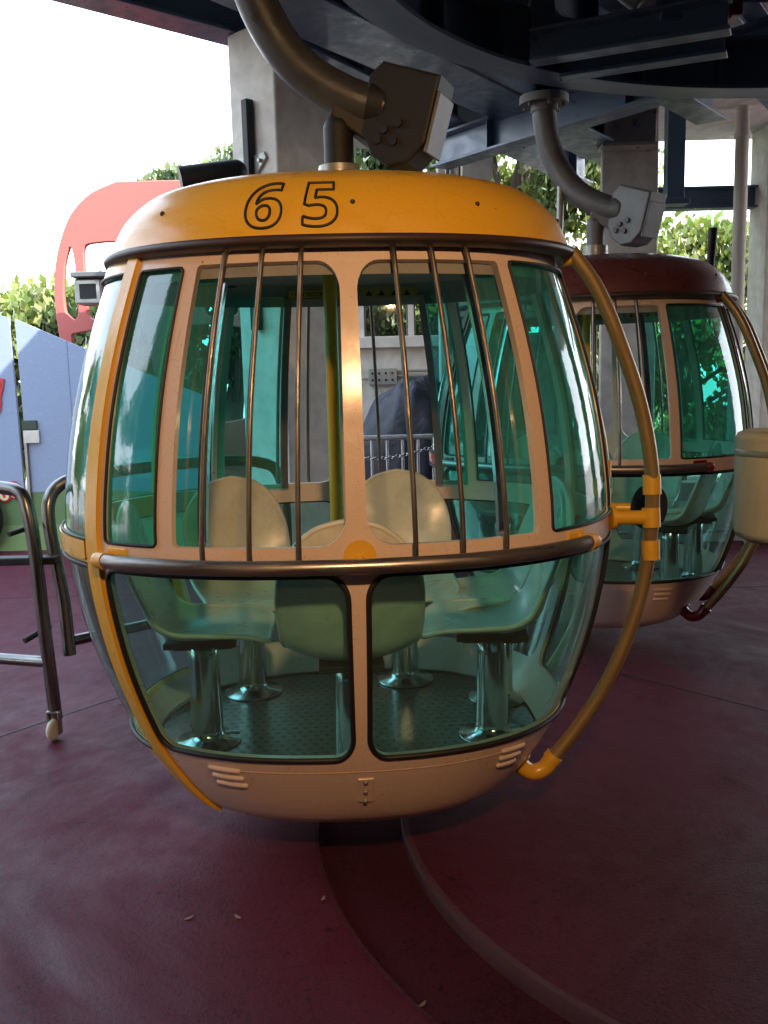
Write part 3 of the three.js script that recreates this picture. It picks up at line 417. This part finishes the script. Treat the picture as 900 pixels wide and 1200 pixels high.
{
  const g = thing('machinery_support', 'dark steel machinery frame hanging at top right over the red cabin', 'frame', [0, 0, 0]);
  const ch = (a, b, y, mat = M.blue) => mesh('channel', [bar(V(a[0], y, a[1]), V(b[0], y, b[1]), 0.03, 0.16), bar(V(a[0], y - 0.07, a[1] + 0.04), V(b[0], y - 0.07, b[1] + 0.04), 0.11, 0.018), bar(V(a[0], y + 0.07, a[1] + 0.04), V(b[0], y + 0.07, b[1] + 0.04), 0.11, 0.018)], mat, g);
  ch([0.80, -5.05], [1.66, -4.66], 3.22); ch([1.0, -5.32], [1.76, -4.98], 3.22);
  mesh('post', box(0.30, 0.95, 0.10, 1.52, 3.72, -4.78), M.blue, g); mesh('post', box(0.05, 0.95, 0.16, 1.72, 3.72, -4.78), M.redFit, g); mesh('post', box(0.12, 0.95, 0.12, 0.86, 3.72, -5.08), M.blue, g);
  const h = thing('cable_hopper', 'cream angular cable box under the ceiling at top right', 'cable box', [1.62, 0, -6.5]);
  mesh('case', extrude([[-0.34, 4.2], [0.34, 4.2], [0.34, 3.95], [0.16, 3.74], [-0.16, 3.70], [-0.34, 3.95]], 0.5, 0.012), M.white, h);
  mesh('conduit', tube([V(0.0, 3.6, 0.3), V(0.0, 3.78, 0.3), V(0.05, 3.86, 0.3), V(0.3, 3.88, 0.3)], 0.018, 30, 10), M.galv, h);
}

// ---------------------------------------------------------------- columns and what hangs on them
function column(label, x, z, w, d, turn, h = 4.2) { const g = thing('column', label, 'column', [x, 0, z], turn, 'pale columns carrying the roof'); mesh('shaft', box(w, h, d, 0, h / 2, 0, 0.02), M.white, g); mesh('plinth', box(w + 0.04, 0.14, d + 0.04, 0, 0.07, 0, 0.012), M.wall, g); return g; }
const colA = column('big pale column behind the left end of the yellow roof', -0.64, -6.75, 0.49, 0.49, R(45), 3.9);
column('slim far column with conduits seen right of the grip block', 0.66, -9.0, 0.2, 0.2, 0);
column('pale column with metal box behind the red roofed cabin', 2.33, -9.0, 0.5, 0.4, R(-12));
column('pale column at the right edge of the picture', 4.7, -10.9, 0.85, 0.5, 0);
tag(mesh('drain_pipe', [cyl(V(3.74, 0, -10), V(3.74, 4.2, -10), 0.068), cyl(V(3.74, 2.1, -10), V(3.74, 2.16, -10), 0.08), cyl(V(3.74, 3.9, -10), V(3.74, 3.96, -10), 0.08)], M.white), 'cream vertical drain pipe left of the right edge column', 'pipe');
tag(mesh('conduit_pair', [cyl(V(0.64, 0.1, -8.885), V(0.64, 4.1, -8.885), 0.013), cyl(V(0.68, 0.1, -8.885), V(0.68, 4.1, -8.885), 0.013), box(0.1, 0.02, 0.02, 0.66, 3.4, -8.89), box(0.1, 0.02, 0.02, 0.66, 2.4, -8.89)], M.galv), 'two thin conduits on the slim far column', 'conduit');
{ const g = thing('junction_box', 'cream ceiling mounted box beside the slim far column', 'box', [0.92, 0, -8.95]); mesh('case', extrude([[-0.14, 3.56], [0.12, 3.56], [0.12, 3.34], [0.02, 3.2], [-0.14, 3.26]], 0.35, 0.01), M.white, g); mesh('stem', cyl(V(0, 3.55, 0), V(0, 4.2, 0), 0.03), M.galv, g); }
{ const g = thing('column_box', 'brushed metal box on the column behind the red roofed cabin', 'box', [2.22, 0, -8.66]); mesh('case', box(0.46, 0.46, 0.24, 0, 3.78, 0, 0.012), M.steel, g); mesh('lid_edge', box(0.48, 0.03, 0.26, 0, 3.54, 0, 0.006), M.galv, g); }
{ // upright tube and clamps on the lit face of the big column
  const g = thing('column_bracket', 'dark upright tube with bolted clamps on the big pale column', 'bracket', [-0.815, 0, -6.575], R(-45));
  mesh('tube', box(0.062, 1.5, 0.062, 0, 2.68, 0.036, 0.008), M.darkmetal, g);
  for (const s of [-1, 1]) { const c = mesh('clamp', extrude([[s * 0.03, 2.86], [s * 0.15, 2.96], [s * 0.13, 3.0], [s * 0.03, 2.99]].map(p => [p[0], p[1] + 0.08]), 0.012, 0.003).translate(0, 0, 0.012), M.galv, g); mesh('bolt', cyl(V(s * 0.1, 3.03, 0.02), V(s * 0.1, 3.03, 0.045), 0.014, 0.014, 6), M.galv, c); }
}
{ const g = thing('horn_speaker', 'dark cylinder speaker beside the left edge of the big column', 'speaker', [-1.02, 2.87, -6.1]); mesh('housing', [cyl(V(-0.19, -0.04, 0.04), V(0.14, 0.02, -0.05), 0.085, 0.075, 24), new THREE.SphereGeometry(0.075, 18, 12).translate(0.14, 0.02, -0.05)], M.darkmetal, g); mesh('mount', bar(V(0.05, 0.0, -0.02), V(0.14, 0.0, -0.5), 0.03, 0.03), M.darkmetal, g); }

// ---------------------------------------------------------------- back of the station: wall, windows, tarps, railings
{
  const g = thing('back_wall', 'white back wall with a row of small windows seen through the cabin', 'wall', [0, 0, -10.2]);
  const x0 = -0.75, x1 = 1.95;
  mesh('lower_wall', box(x1 - x0, 1.88, 0.18, (x0 + x1) / 2, 0.94, 0, 0.004), M.white, g);
  mesh('ledge', box(x1 - x0, 0.12, 0.30, (x0 + x1) / 2, 1.94, 0.05, 0.01), M.white, g);
  mesh('lintel', box(x1 - x0, 0.4, 0.18, (x0 + x1) / 2, 2.57, 0, 0.004), M.white, g);
  for (let k = 0; k <= 5; k++) mesh('window_post', box(0.06, 0.37, 0.14, x0 + 0.03 + k * (x1 - x0 - 0.06) / 5, 2.186, 0, 0.004), M.white, g);
  for (let k = 0; k < 5; k++) { const cx = x0 + 0.03 + (k + 0.5) * (x1 - x0 - 0.06) / 5, w = (x1 - x0 - 0.06) / 5 - 0.06; const p = mesh('window_pane', box(w, 0.366, 0.006, cx, 2.186, -0.02, 0), M.clear, g); mesh('frame', [box(0.02, 0.366, 0.03, cx - w / 2 + 0.01, 2.186, 0), box(0.02, 0.366, 0.03, cx + w / 2 - 0.01, 2.186, 0)], M.greymetal, p); }
  const b = thing('wall_socket_box', 'grey metal junction box with conduits on the white back wall', 'junction box', [0.02, 1.58, -10.06]);
  mesh('case', box(0.30, 0.17, 0.08, 0, 0, 0, 0.008), M.galv, b); for (let i = 0; i < 4; i++) for (let j = 0; j < 2; j++) mesh('knockout', cyl(V(-0.105 + i * 0.07, -0.035 + j * 0.07, 0.038), V(-0.105 + i * 0.07, -0.035 + j * 0.07, 0.046), 0.013), M.darkmetal, b);
  for (let k = 0; k < 3; k++) mesh('conduit', cyl(V(0.14, 0.055 - k * 0.05, 0), V(1.7, 0.055 - k * 0.05, 0), 0.013, 0.013, 10), M.galv, b);
  mesh('conduit', cyl(V(-0.7, -0.02, 0), V(-0.14, -0.02, 0), 0.013, 0.013, 10), M.galv, b);
}
M.tarp = std({ color: lin(0.014, 0.018, 0.03), roughness: 0.5, bumpMap: grainTex, bumpScale: 0.006 });
function tarp(label, x, z, rx, h, rz, s) {
  const g = new THREE.SphereGeometry(1, 64, 40), p = g.attributes.position;
  for (let i = 0; i < p.count; i++) { const v = V(p.getX(i), p.getY(i), p.getZ(i)); const fold = 0.07 * perlin.noise(v.x * 3 + s, v.y * 1.4, v.z * 3) + 0.035 * Math.abs(perlin.noise(v.x * 7 + s, v.y * 2.5, v.z * 7)) + 0.02 * Math.sin(Math.atan2(v.z, v.x) * 17 + 3 * v.y + s) * (1 - Math.max(0, v.y)); const k = 1 + fold * 1.6; const sq = Math.sign(v.y) * Math.pow(Math.abs(v.y), 0.75); p.setXYZ(i, v.x * k * rx * (1.08 - 0.2 * Math.max(0, v.y)), Math.max(0, (sq * 0.5 * (1 + fold) + 0.5) * h), v.z * k * rz); }
  g.computeVertexNormals(); g.translate(x, 0, z); return tag(mesh('covered_machine', g, M.tarp), label, 'covered machine', 'machines under navy tarpaulins');
}
tarp('largest machine wrapped in navy tarpaulin behind the steel railing', 0.36, -8.75, 0.56, 1.56, 0.42, 1);
tarp('taller machine under navy tarpaulin near the white back wall', 0.72, -9.45, 0.34, 1.85, 0.3, 5);
tarp('machine under navy tarpaulin furthest right behind the steel railing', 1.02, -8.7, 0.42, 1.66, 0.38, 9);
function railing(name, label, x0, x1, z, h, step, sag) {
  const g = thing(name, label, 'railing', [0, 0, z]);
  mesh('top_rail', cyl(V(x0, h, 0), V(x1, h, 0), 0.024), M.railsteel, g); mesh('bottom_rail', cyl(V(x0, 0.12, 0), V(x1, 0.12, 0), 0.016), M.railsteel, g);
  for (let x = x0; x <= x1 + 1e-3; x += step) mesh('baluster', cyl(V(x, 0, 0), V(x, h, 0), 0.0135, 0.0135, 12), M.railsteel, g);
  if (sag) mesh('chain', (() => { const l = []; for (let x = x0, k = 0; x < x1; x += 0.03, k++) { const t = new THREE.TorusGeometry(0.016, 0.005, 5, 10); t.scale(1.2, 0.8, 1); if (k % 2) t.rotateX(Math.PI / 2); t.translate(x, h - 0.12 - 0.05 * Math.sin((x - x0) * 5), 0.03); l.push(t); } return l; })(), M.chrome, g);
  return g;
}
railing('railing', 'steel railing with a chain in front of the covered machines', -0.35, 1.55, -7.9, 1.08, 0.13, true);
railing('railing', 'steel railing on the low white parapet behind the red roofed cabin', 2.0, 4.6, -8.45, 0.86, 0.65, false);
tag(mesh('parapet', box(3.4, 0.56, 0.16, 3.7, 0.28, -8.62, 0.012), M.white), 'low white parapet wall seen through the red roofed cabin', 'parapet');

// ---------------------------------------------------------------- left: hoarding, cut-out, barriers
const mural = canvasTex(1024, 1024, (g, w, h) => {
  g.fillStyle = '#8b9ab4'; g.fillRect(0, 0, w, h); g.strokeStyle = 'rgba(70,84,110,0.55)'; g.lineWidth = 2; for (const x of [250, 500, 750]) { g.beginPath(); g.moveTo(x, 0); g.lineTo(x, h); g.stroke(); } for (let i = 0; i < 4000; i++) { g.fillStyle = rnd() < 0.5 ? 'rgba(60,70,95,0.10)' : 'rgba(240,244,250,0.12)'; g.fillRect(rnd() * w, rnd() * h, 1 + rnd() * 4, 1 + rnd() * 4); }
  g.fillStyle = 'rgba(214,224,236,0.35)'; for (const [x, y, r] of [[900, 690, 60]]) { g.beginPath(); g.arc(x, y, r, 0, 7); g.fill(); }
  g.fillStyle = '#5f7a4e'; g.beginPath(); g.moveTo(0, h); g.lineTo(0, 850); g.bezierCurveTo(250, 770, 420, 860, 620, 800); g.bezierCurveTo(800, 760, 900, 830, w, 790); g.lineTo(w, h); g.fill();
  g.fillStyle = '#75905c'; g.beginPath(); g.moveTo(0, h); g.lineTo(0, 930); g.bezierCurveTo(300, 870, 500, 960, w, 900); g.lineTo(w, h); g.fill();
});
M.mural = std({ map: mural, roughness: 0.7 });
function panel(label, pts) {
  const s = new THREE.Shape(pts.map(p => new THREE.Vector2(...p))), g = new THREE.ExtrudeGeometry(s, { depth: 0.04, bevelEnabled: false });
  const p = g.attributes.position, uv = g.attributes.uv; for (let i = 0; i < p.count; i++) uv.setXY(i, (p.getX(i) + 6.6) / 5, p.getY(i) / 2.5);
  g.translate(0, 0, -9.0); return tag(mesh('painted_hoarding', g, M.mural), label, 'hoarding', 'painted hoarding panels');
}
panel('blue painted hoarding panel left of the gap at the left edge', [[-6.6, 0], [-3.445, 0], [-3.465, 2.22], [-4.4, 2.42], [-6.6, 2.5]]);
panel('blue painted hoarding panel right of the gap beside the yellow cabin', [[-3.39, 0], [-1.6, 0], [-1.6, 1.42], [-2.2, 1.66], [-2.86, 1.95], [-3.41, 2.2]]);
function lettering(str, h, x, y, z, fill, edge, rot) {
  const g = thing('letter_badge', `red edged cream lettering on the painted hoarding${str === '100' ? ' near its foot' : ' near the left edge'}`, 'lettering', [x, y, z]);
  g.rotation.z = rot;
  const sh = font.generateShapes(str, h); mesh('letters', new THREE.ExtrudeGeometry(sh, { depth: 0.008, bevelEnabled: false }).translate(0, 0, 0.012), fill, g); mesh('edging', new THREE.ExtrudeGeometry(sh, { depth: 0.008, bevelEnabled: true, bevelSize: h * 0.13, bevelThickness: 0.003, bevelSegments: 1 }), edge, g); return g;
}
M.badgeRed = std({ color: lin(0.5, 0.04, 0.05), roughness: 0.6 }); M.badgeCream = std({ color: lin(0.75, 0.62, 0.35), roughness: 0.6 });
lettering('100', 0.14, -3.78, 0.46, -8.95, M.badgeCream, M.badgeRed, R(14));
lettering('SE', 0.26, -4.0, 1.45, -8.95, M.badgeCream, M.badgeRed, R(-12));
{ const g = thing('warning_tab', 'small white and dark tag fixed beside the hoarding gap', 'tag', [-3.33, 1.12, -8.94]); mesh('white_plate', box(0.15, 0.12, 0.03, 0, -0.02, 0, 0.006), M.white, g); mesh('dark_plate', box(0.14, 0.09, 0.03, -0.01, 0.09, 0, 0.006), std({ color: lin(0.04, 0.06, 0.04), roughness: 0.6 }), g); mesh('stake', box(0.03, 1.05, 0.03, -0.06, -0.6, 0), M.steel, g); }
{ // red cut-out of a cabin standing behind the hoarding
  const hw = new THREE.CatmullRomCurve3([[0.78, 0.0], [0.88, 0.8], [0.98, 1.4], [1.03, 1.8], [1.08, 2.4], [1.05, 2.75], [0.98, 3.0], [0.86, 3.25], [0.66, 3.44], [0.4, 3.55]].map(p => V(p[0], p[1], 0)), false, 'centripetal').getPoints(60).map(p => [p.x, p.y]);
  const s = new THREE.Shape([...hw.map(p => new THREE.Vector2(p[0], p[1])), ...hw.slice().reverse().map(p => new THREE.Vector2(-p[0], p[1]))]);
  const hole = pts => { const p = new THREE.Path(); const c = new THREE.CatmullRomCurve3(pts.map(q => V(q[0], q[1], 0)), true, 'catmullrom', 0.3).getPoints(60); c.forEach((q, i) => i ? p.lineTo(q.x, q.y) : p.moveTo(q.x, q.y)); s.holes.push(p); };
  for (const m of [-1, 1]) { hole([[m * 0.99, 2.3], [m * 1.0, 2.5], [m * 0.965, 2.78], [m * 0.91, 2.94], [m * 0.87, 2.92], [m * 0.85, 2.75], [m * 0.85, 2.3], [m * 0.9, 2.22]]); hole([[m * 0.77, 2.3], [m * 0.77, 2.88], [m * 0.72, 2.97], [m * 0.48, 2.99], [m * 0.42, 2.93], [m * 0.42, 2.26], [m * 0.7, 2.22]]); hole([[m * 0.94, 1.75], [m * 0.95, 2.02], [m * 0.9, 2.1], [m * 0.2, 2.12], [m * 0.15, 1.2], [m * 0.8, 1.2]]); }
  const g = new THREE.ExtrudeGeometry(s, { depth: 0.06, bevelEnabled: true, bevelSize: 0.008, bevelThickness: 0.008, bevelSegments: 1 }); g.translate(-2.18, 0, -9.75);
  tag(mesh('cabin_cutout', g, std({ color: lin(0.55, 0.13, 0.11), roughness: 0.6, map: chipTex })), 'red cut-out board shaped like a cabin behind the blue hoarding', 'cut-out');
  const b = thing('camera_housing', 'grey weatherproof camera box in front of the red cut-out', 'camera', [-2.78, 2.46, -9.35]);
  mesh('case', box(0.26, 0.24, 0.3, 0, 0, 0, 0.02), M.galv, b); mesh('hood', box(0.46, 0.05, 0.45, 0.1, 0.15, 0.02, 0.01), M.greymetal, b); mesh('lens', box(0.16, 0.14, 0.01, 0, 0, 0.152, 0.004), M.darkmetal, b); mesh('pole', cyl(V(0.1, -2.46, 0), V(0.1, 0.0, 0), 0.03), M.galv, b);
}
function barrier(label, pts, wheel, turnName) {
  const g = thing('crowd_barrier', label, 'barrier', [0, 0, 0], 0, 'tubular steel barriers at the left');
  mesh('frame', tube(pts, 0.03, 90, 16), M.tubesteel, g);
  return g;
}
{
  // left barrier: its near upright stands on a caster at (-1.52, -4.1)
  const A = barrier('dark tubular barrier on a white caster at the left edge', [V(-1.575, 0.09, -4.12), V(-1.595, 0.5, -4.12), V(-1.625, 1.04, -4.12), V(-1.66, 1.13, -4.14), V(-1.76, 1.155, -4.17), V(-2.9, 1.16, -4.5), V(-3.0, 1.1, -4.53), V(-3.02, 0.08, -4.54)]);
  mesh('cross_rail', cyl(V(-1.60, 0.36, -4.12), V(-3.02, 0.36, -4.54), 0.026), M.tubesteel, A);
  mesh('caster_fork', [box(0.012, 0.11, 0.035, -1.553, 0.078, -4.105), box(0.012, 0.11, 0.035, -1.603, 0.078, -4.105), box(0.062, 0.014, 0.04, -1.578, 0.128, -4.11)], M.steel, A);
  const wl = new THREE.TorusGeometry(0.036, 0.014, 12, 28); wl.rotateY(R(78)); wl.translate(-1.578, 0.051, -4.085); const cw = mesh('caster_wheel', [wl, cyl(V(-1.592, 0.051, -4.088), V(-1.564, 0.051, -4.082), 0.03)], std({ color: lin(0.5, 0.48, 0.4), roughness: 0.6 }), A);
  A.position.x = 0.05;
  const B = barrier('dark tubular barrier coupled to the first and running behind the yellow cabin', [V(-1.405, 0.36, -4.22), V(-1.42, 0.6, -4.24), V(-1.465, 1.06, -4.26), V(-1.44, 1.13, -4.3), V(-1.38, 1.165, -4.34), V(-0.6, 1.165, -5.0), V(-0.5, 1.1, -5.06), V(-0.49, 0.0, -5.07)]);
  mesh('cross_rail', cyl(V(-1.41, 0.42, -4.24), V(-0.49, 0.42, -5.06), 0.026), M.tubesteel, B);
  mesh('coupler', box(0.3, 0.035, 0.075, -1.56, 0.82, -4.18, 0.008), M.darkmetal, B); mesh('link', cyl(V(-1.6, 0.95, -4.12), V(-1.52, 0.97, -4.25), 0.012), M.darkmetal, B); mesh('link', cyl(V(-1.57, 0.46, -4.12), V(-1.49, 0.5, -4.23), 0.014), M.darkmetal, B); B.position.x = -0.07;
}
{ const g = new THREE.TorusGeometry(0.25, 0.09, 20, 48); g.rotateY(R(20)); g.translate(-3.95, 0.34, -8.75); tag(mesh('rubber_tyre', g, M.rubber), 'black rubber tyre at the foot of the hoarding, left edge', 'tyre'); }
{ // cream drum on a stand at the right edge
  const g = thing('cream_drum', 'cream round drum on a post at the right edge', 'drum', [1.28, 0, -2.95]);
  mesh('drum', lathe([[0.0, 1.06], [0.12, 1.06], [0.15, 1.075], [0.16, 1.1], [0.16, 1.385], [0.152, 1.405], [0.13, 1.413], [0.095, 1.405], [0.09, 1.38], [0.0, 1.38]], 48), std({ color: lin(0.62, 0.6, 0.48), roughness: 0.6, map: wearTex, bumpMap: grainTex, bumpScale: 0.002 }), g);
  mesh('band', lathe([[0.16, 1.335], [0.1635, 1.338], [0.1635, 1.352], [0.16, 1.355]], 48), M.galv, g);
  mesh('cap', lathe([[0, 1.382], [0.088, 1.382], [0.088, 1.386], [0, 1.39]], 32), M.gutter, g);
  mesh('post', [cyl(V(0.1, 1.15, 0), V(0.5, 1.15, 0.05), 0.035), cyl(V(0.5, 0, 0.05), V(0.5, 1.19, 0.05), 0.04)], M.steel, g);
}
{ // cranked rod on the red roof
  const g = thing('roof_crank', 'dark cranked rod beside the red roof at the right', 'crank', [2.17, 0, -6.3]); mesh('rod', [cyl(V(0, 2.2, 0), V(0.015, 2.5, 0), 0.024, 0.03), cyl(V(-0.17, 2.22, 0), V(0.02, 2.22, 0), 0.018), cyl(V(0, 2.17, 0), V(0, 2.25, 0), 0.032)], M.darkmetal, g); }
// bits of dry leaf on the floor
M.leafDry = std({ color: lin(0.22, 0.17, 0.11), roughness: 0.9, side: THREE.DoubleSide });
const leafSpot = ['left of the two leaves side by side left of the trench', 'right of the two leaves side by side left of the trench', 'against the left side of the curved trench', 'near the barrier caster', 'in the bottom of the trench'];
let leafAt = 0;
for (const [x, z, a] of [[-0.62, -2.63, 0.3], [-0.47, -2.63, 1.2], [-0.22, -2.72, 2.2], [-1.35, -4.55, 1.9], [0.07, -2.28, 0.4]]) {
  const s = new THREE.Shape(); s.moveTo(-0.016, 0); s.quadraticCurveTo(0, 0.011, 0.017, 0.002); s.quadraticCurveTo(0.002, -0.009, -0.016, 0); const g = new THREE.ExtrudeGeometry(s, { depth: 0.0015, bevelEnabled: false, curveSegments: 6 }); const p = g.attributes.position; for (let i = 0; i < p.count; i++) p.setZ(i, p.getZ(i) + 14 * p.getX(i) ** 2); g.rotateX(-Math.PI / 2); g.rotateY(a * 2); g.translate(x, Math.abs(Math.hypot(x - 1.7, z + 3.3) - 1.815) < 0.15 ? -0.048 : 0.002, z);
  tag(mesh('dry_leaf', g, M.leafDry), 'pale dry leaf ' + leafSpot[leafAt++], 'leaf', 'dry leaves on the floor');
}

// ---------------------------------------------------------------- trees outside
const leafMats = [[0.12, 0.19, 0.035], [0.09, 0.15, 0.035], [0.17, 0.23, 0.045]].map(c => phy({ color: lin(...c).multiplyScalar(1), vertexColors: true, roughness: 0.85, transmission: 0.55, thickness: 0, side: THREE.DoubleSide }));
M.bark = std({ color: lin(0.12, 0.09, 0.065), roughness: 0.9, bumpMap: grainTex, bumpScale: 0.02 });
function tree(label, x, z, h, cr, cy, n, leaf, mat, low = 0.25) {
  const t = thing('tree', label, 'tree', [x, -0.16, z], 0, 'trees outside the station');
  const parts = [tube([V(0, 0, 0), V(rr(-.1, .1), h * 0.3, rr(-.1, .1)), V(rr(-.25, .25), h * 0.6, rr(-.2, .2)), V(rr(-.3, .3), h * 0.85, 0)], 0.12, 24, 8)];
  const clumps = [];
  for (let k = 0; k < 26; k++) { const a = rr(0, 6.283), e = rr(-0.75, 1), r = Math.sqrt(1 - e * e * 0.8) * rr(0.35, 0.95); clumps.push(V(Math.cos(a) * r * cr, cy + e * (h - cy) * (e < 0 ? (cy - low) / (h - cy) : 1) * 0.95, Math.sin(a) * r * cr)); }
  for (let k = 0; k < 14; k++) { const c = clumps[k]; parts.push(tube([V(0, Math.max(0.3, c.y * 0.55), 0), V(c.x * 0.5, c.y * 0.8, c.z * 0.5), c], 0.035, 8, 6)); }
  mesh('trunk', parts, M.bark, t);
  const P3 = [], Nn = [], C = [], q = new THREE.Quaternion(), nv = V(0, 0, 1);
  for (let i = 0; i < n; i++) {
    const c = clumps[Math.floor(rnd() * clumps.length)], s = cr * rr(0.12, 0.36) ; const u = V(rr(-1, 1), rr(-1, 1), rr(-1, 1)).normalize().multiplyScalar(s * Math.cbrt(rnd()) * 1.2); const p = c.clone().add(u.multiply(V(1, 0.75, 1)));
    q.setFromEuler(new THREE.Euler(rr(-1.2, 1.2), rr(0, 6.28), rr(-1, 1))); const L = leaf * rr(0.5, 1.7), w = L * 0.3; const k = rr(0.55, 1.35), yl = rr(0.8, 1.25);
    const vs = [[0, -L / 2, 0], [w, 0, w * 0.3], [0, L / 2, 0], [-w, 0, w * 0.3]].map(a => V(...a).applyQuaternion(q).add(p)); const nn = nv.clone().applyQuaternion(q);
    for (const j of [0, 1, 2, 0, 2, 3]) { P3.push(vs[j].x, vs[j].y, vs[j].z); Nn.push(nn.x, nn.y, nn.z); C.push(k * yl, k, k * 0.9); }
  }
  const g = new THREE.BufferGeometry(); g.setAttribute('position', new THREE.Float32BufferAttribute(P3, 3)); g.setAttribute('normal', new THREE.Float32BufferAttribute(Nn, 3)); g.setAttribute('color', new THREE.Float32BufferAttribute(C, 3));
  mesh('crown', g, mat, t); return t;
}
tree('leafy tree rising behind the grip of the yellow cabin', -0.4, -13.2, 5.2, 1.5, 3.4, 27000, 0.115, leafMats[1], 1.2);
tree('broad sunlit tree between the slim column and the boxed column', 2.0, -13.6, 5.6, 1.9, 3.2, 42000, 0.115, leafMats[2], 0.6);
tree('low sunlit tree behind the parapet and the red roofed cabin', 4.6, -14.5, 3.6, 2.0, 1.8, 42000, 0.115, leafMats[2], 0.2);
tree('bushy tree further right behind the edge column', 9.6, -18.0, 4.2, 2.2, 2.1, 27000, 0.115, leafMats[0], 0.2);
tree('tree behind the left half of the red cut-out board', -4.2, -13.5, 2.9, 1.9, 1.7, 36000, 0.115, leafMats[2], 0.3);
tree('spiky tree showing between the red cut-out and the big column', -1.9, -12.2, 4.5, 1.1, 3.2, 15000, 0.115, leafMats[1], 1.2);
tree('tree at the far left beyond the hoarding', -7.0, -13.0, 2.8, 1.9, 1.6, 27000, 0.115, leafMats[0], 0.3);

tree('tree beyond the open left side, nearest the viewer', -8.5, 0.2, 4.6, 2.2, 2.6, 22000, 0.13, leafMats[2], 0.3);
tree('tree beyond the open left side, level with the barriers', -9.2, -4.4, 5.0, 2.2, 2.8, 22000, 0.13, leafMats[0], 0.3);
tree('tree beyond the open left side, level with the hoarding', -10.5, -8.6, 4.2, 2.0, 2.3, 18000, 0.13, leafMats[1], 0.3);

// ---------------------------------------------------------------- the warm floodlight behind the photographer, mirrored in the pillar and the glass
{
  const g = thing('floodlight', 'warm lit floodlight behind the viewer facing the yellow cabin', 'floodlight', [0.27, 3.2, 0.95]);
  const aim = V(-0.1, 1.15, -3.4), dir = aim.clone().sub(g.position).normalize(), q = new THREE.Quaternion().setFromUnitVectors(V(0, 0, 1), dir);
  const hs = lathe([[0, -0.12], [0.06, -0.12], [0.10, -0.05], [0.13, 0.02], [0.135, 0.03], [0.12, 0.03]], 32); hs.rotateX(Math.PI / 2); hs.applyQuaternion(q); mesh('housing', hs, M.darkmetal, g);
  const ln = new THREE.CircleGeometry(0.115, 32); ln.translate(0, 0, 0.02); ln.applyQuaternion(q); mesh('lamp_lens', ln, std({ color: 0x000000, emissive: lin(1, 0.54, 0.22), emissiveIntensity: 14, roughness: 0.3 }), g);
  mesh('stem', cyl(V(0, 0.1, 0), V(0, 1.0, 0), 0.02), M.darkmetal, g);
  const sp = new THREE.SpotLight(new THREE.Color(1, 0.58, 0.27), 7.6, 0, R(30), 1, 2); sp.position.copy(g.position).addScaledVector(dir, 0.05); sp.target.position.copy(aim); sp.castShadow = true; sp.shadow.radius = 5; scene.add(sp, sp.target);
}
renderer.render(scene, camera);
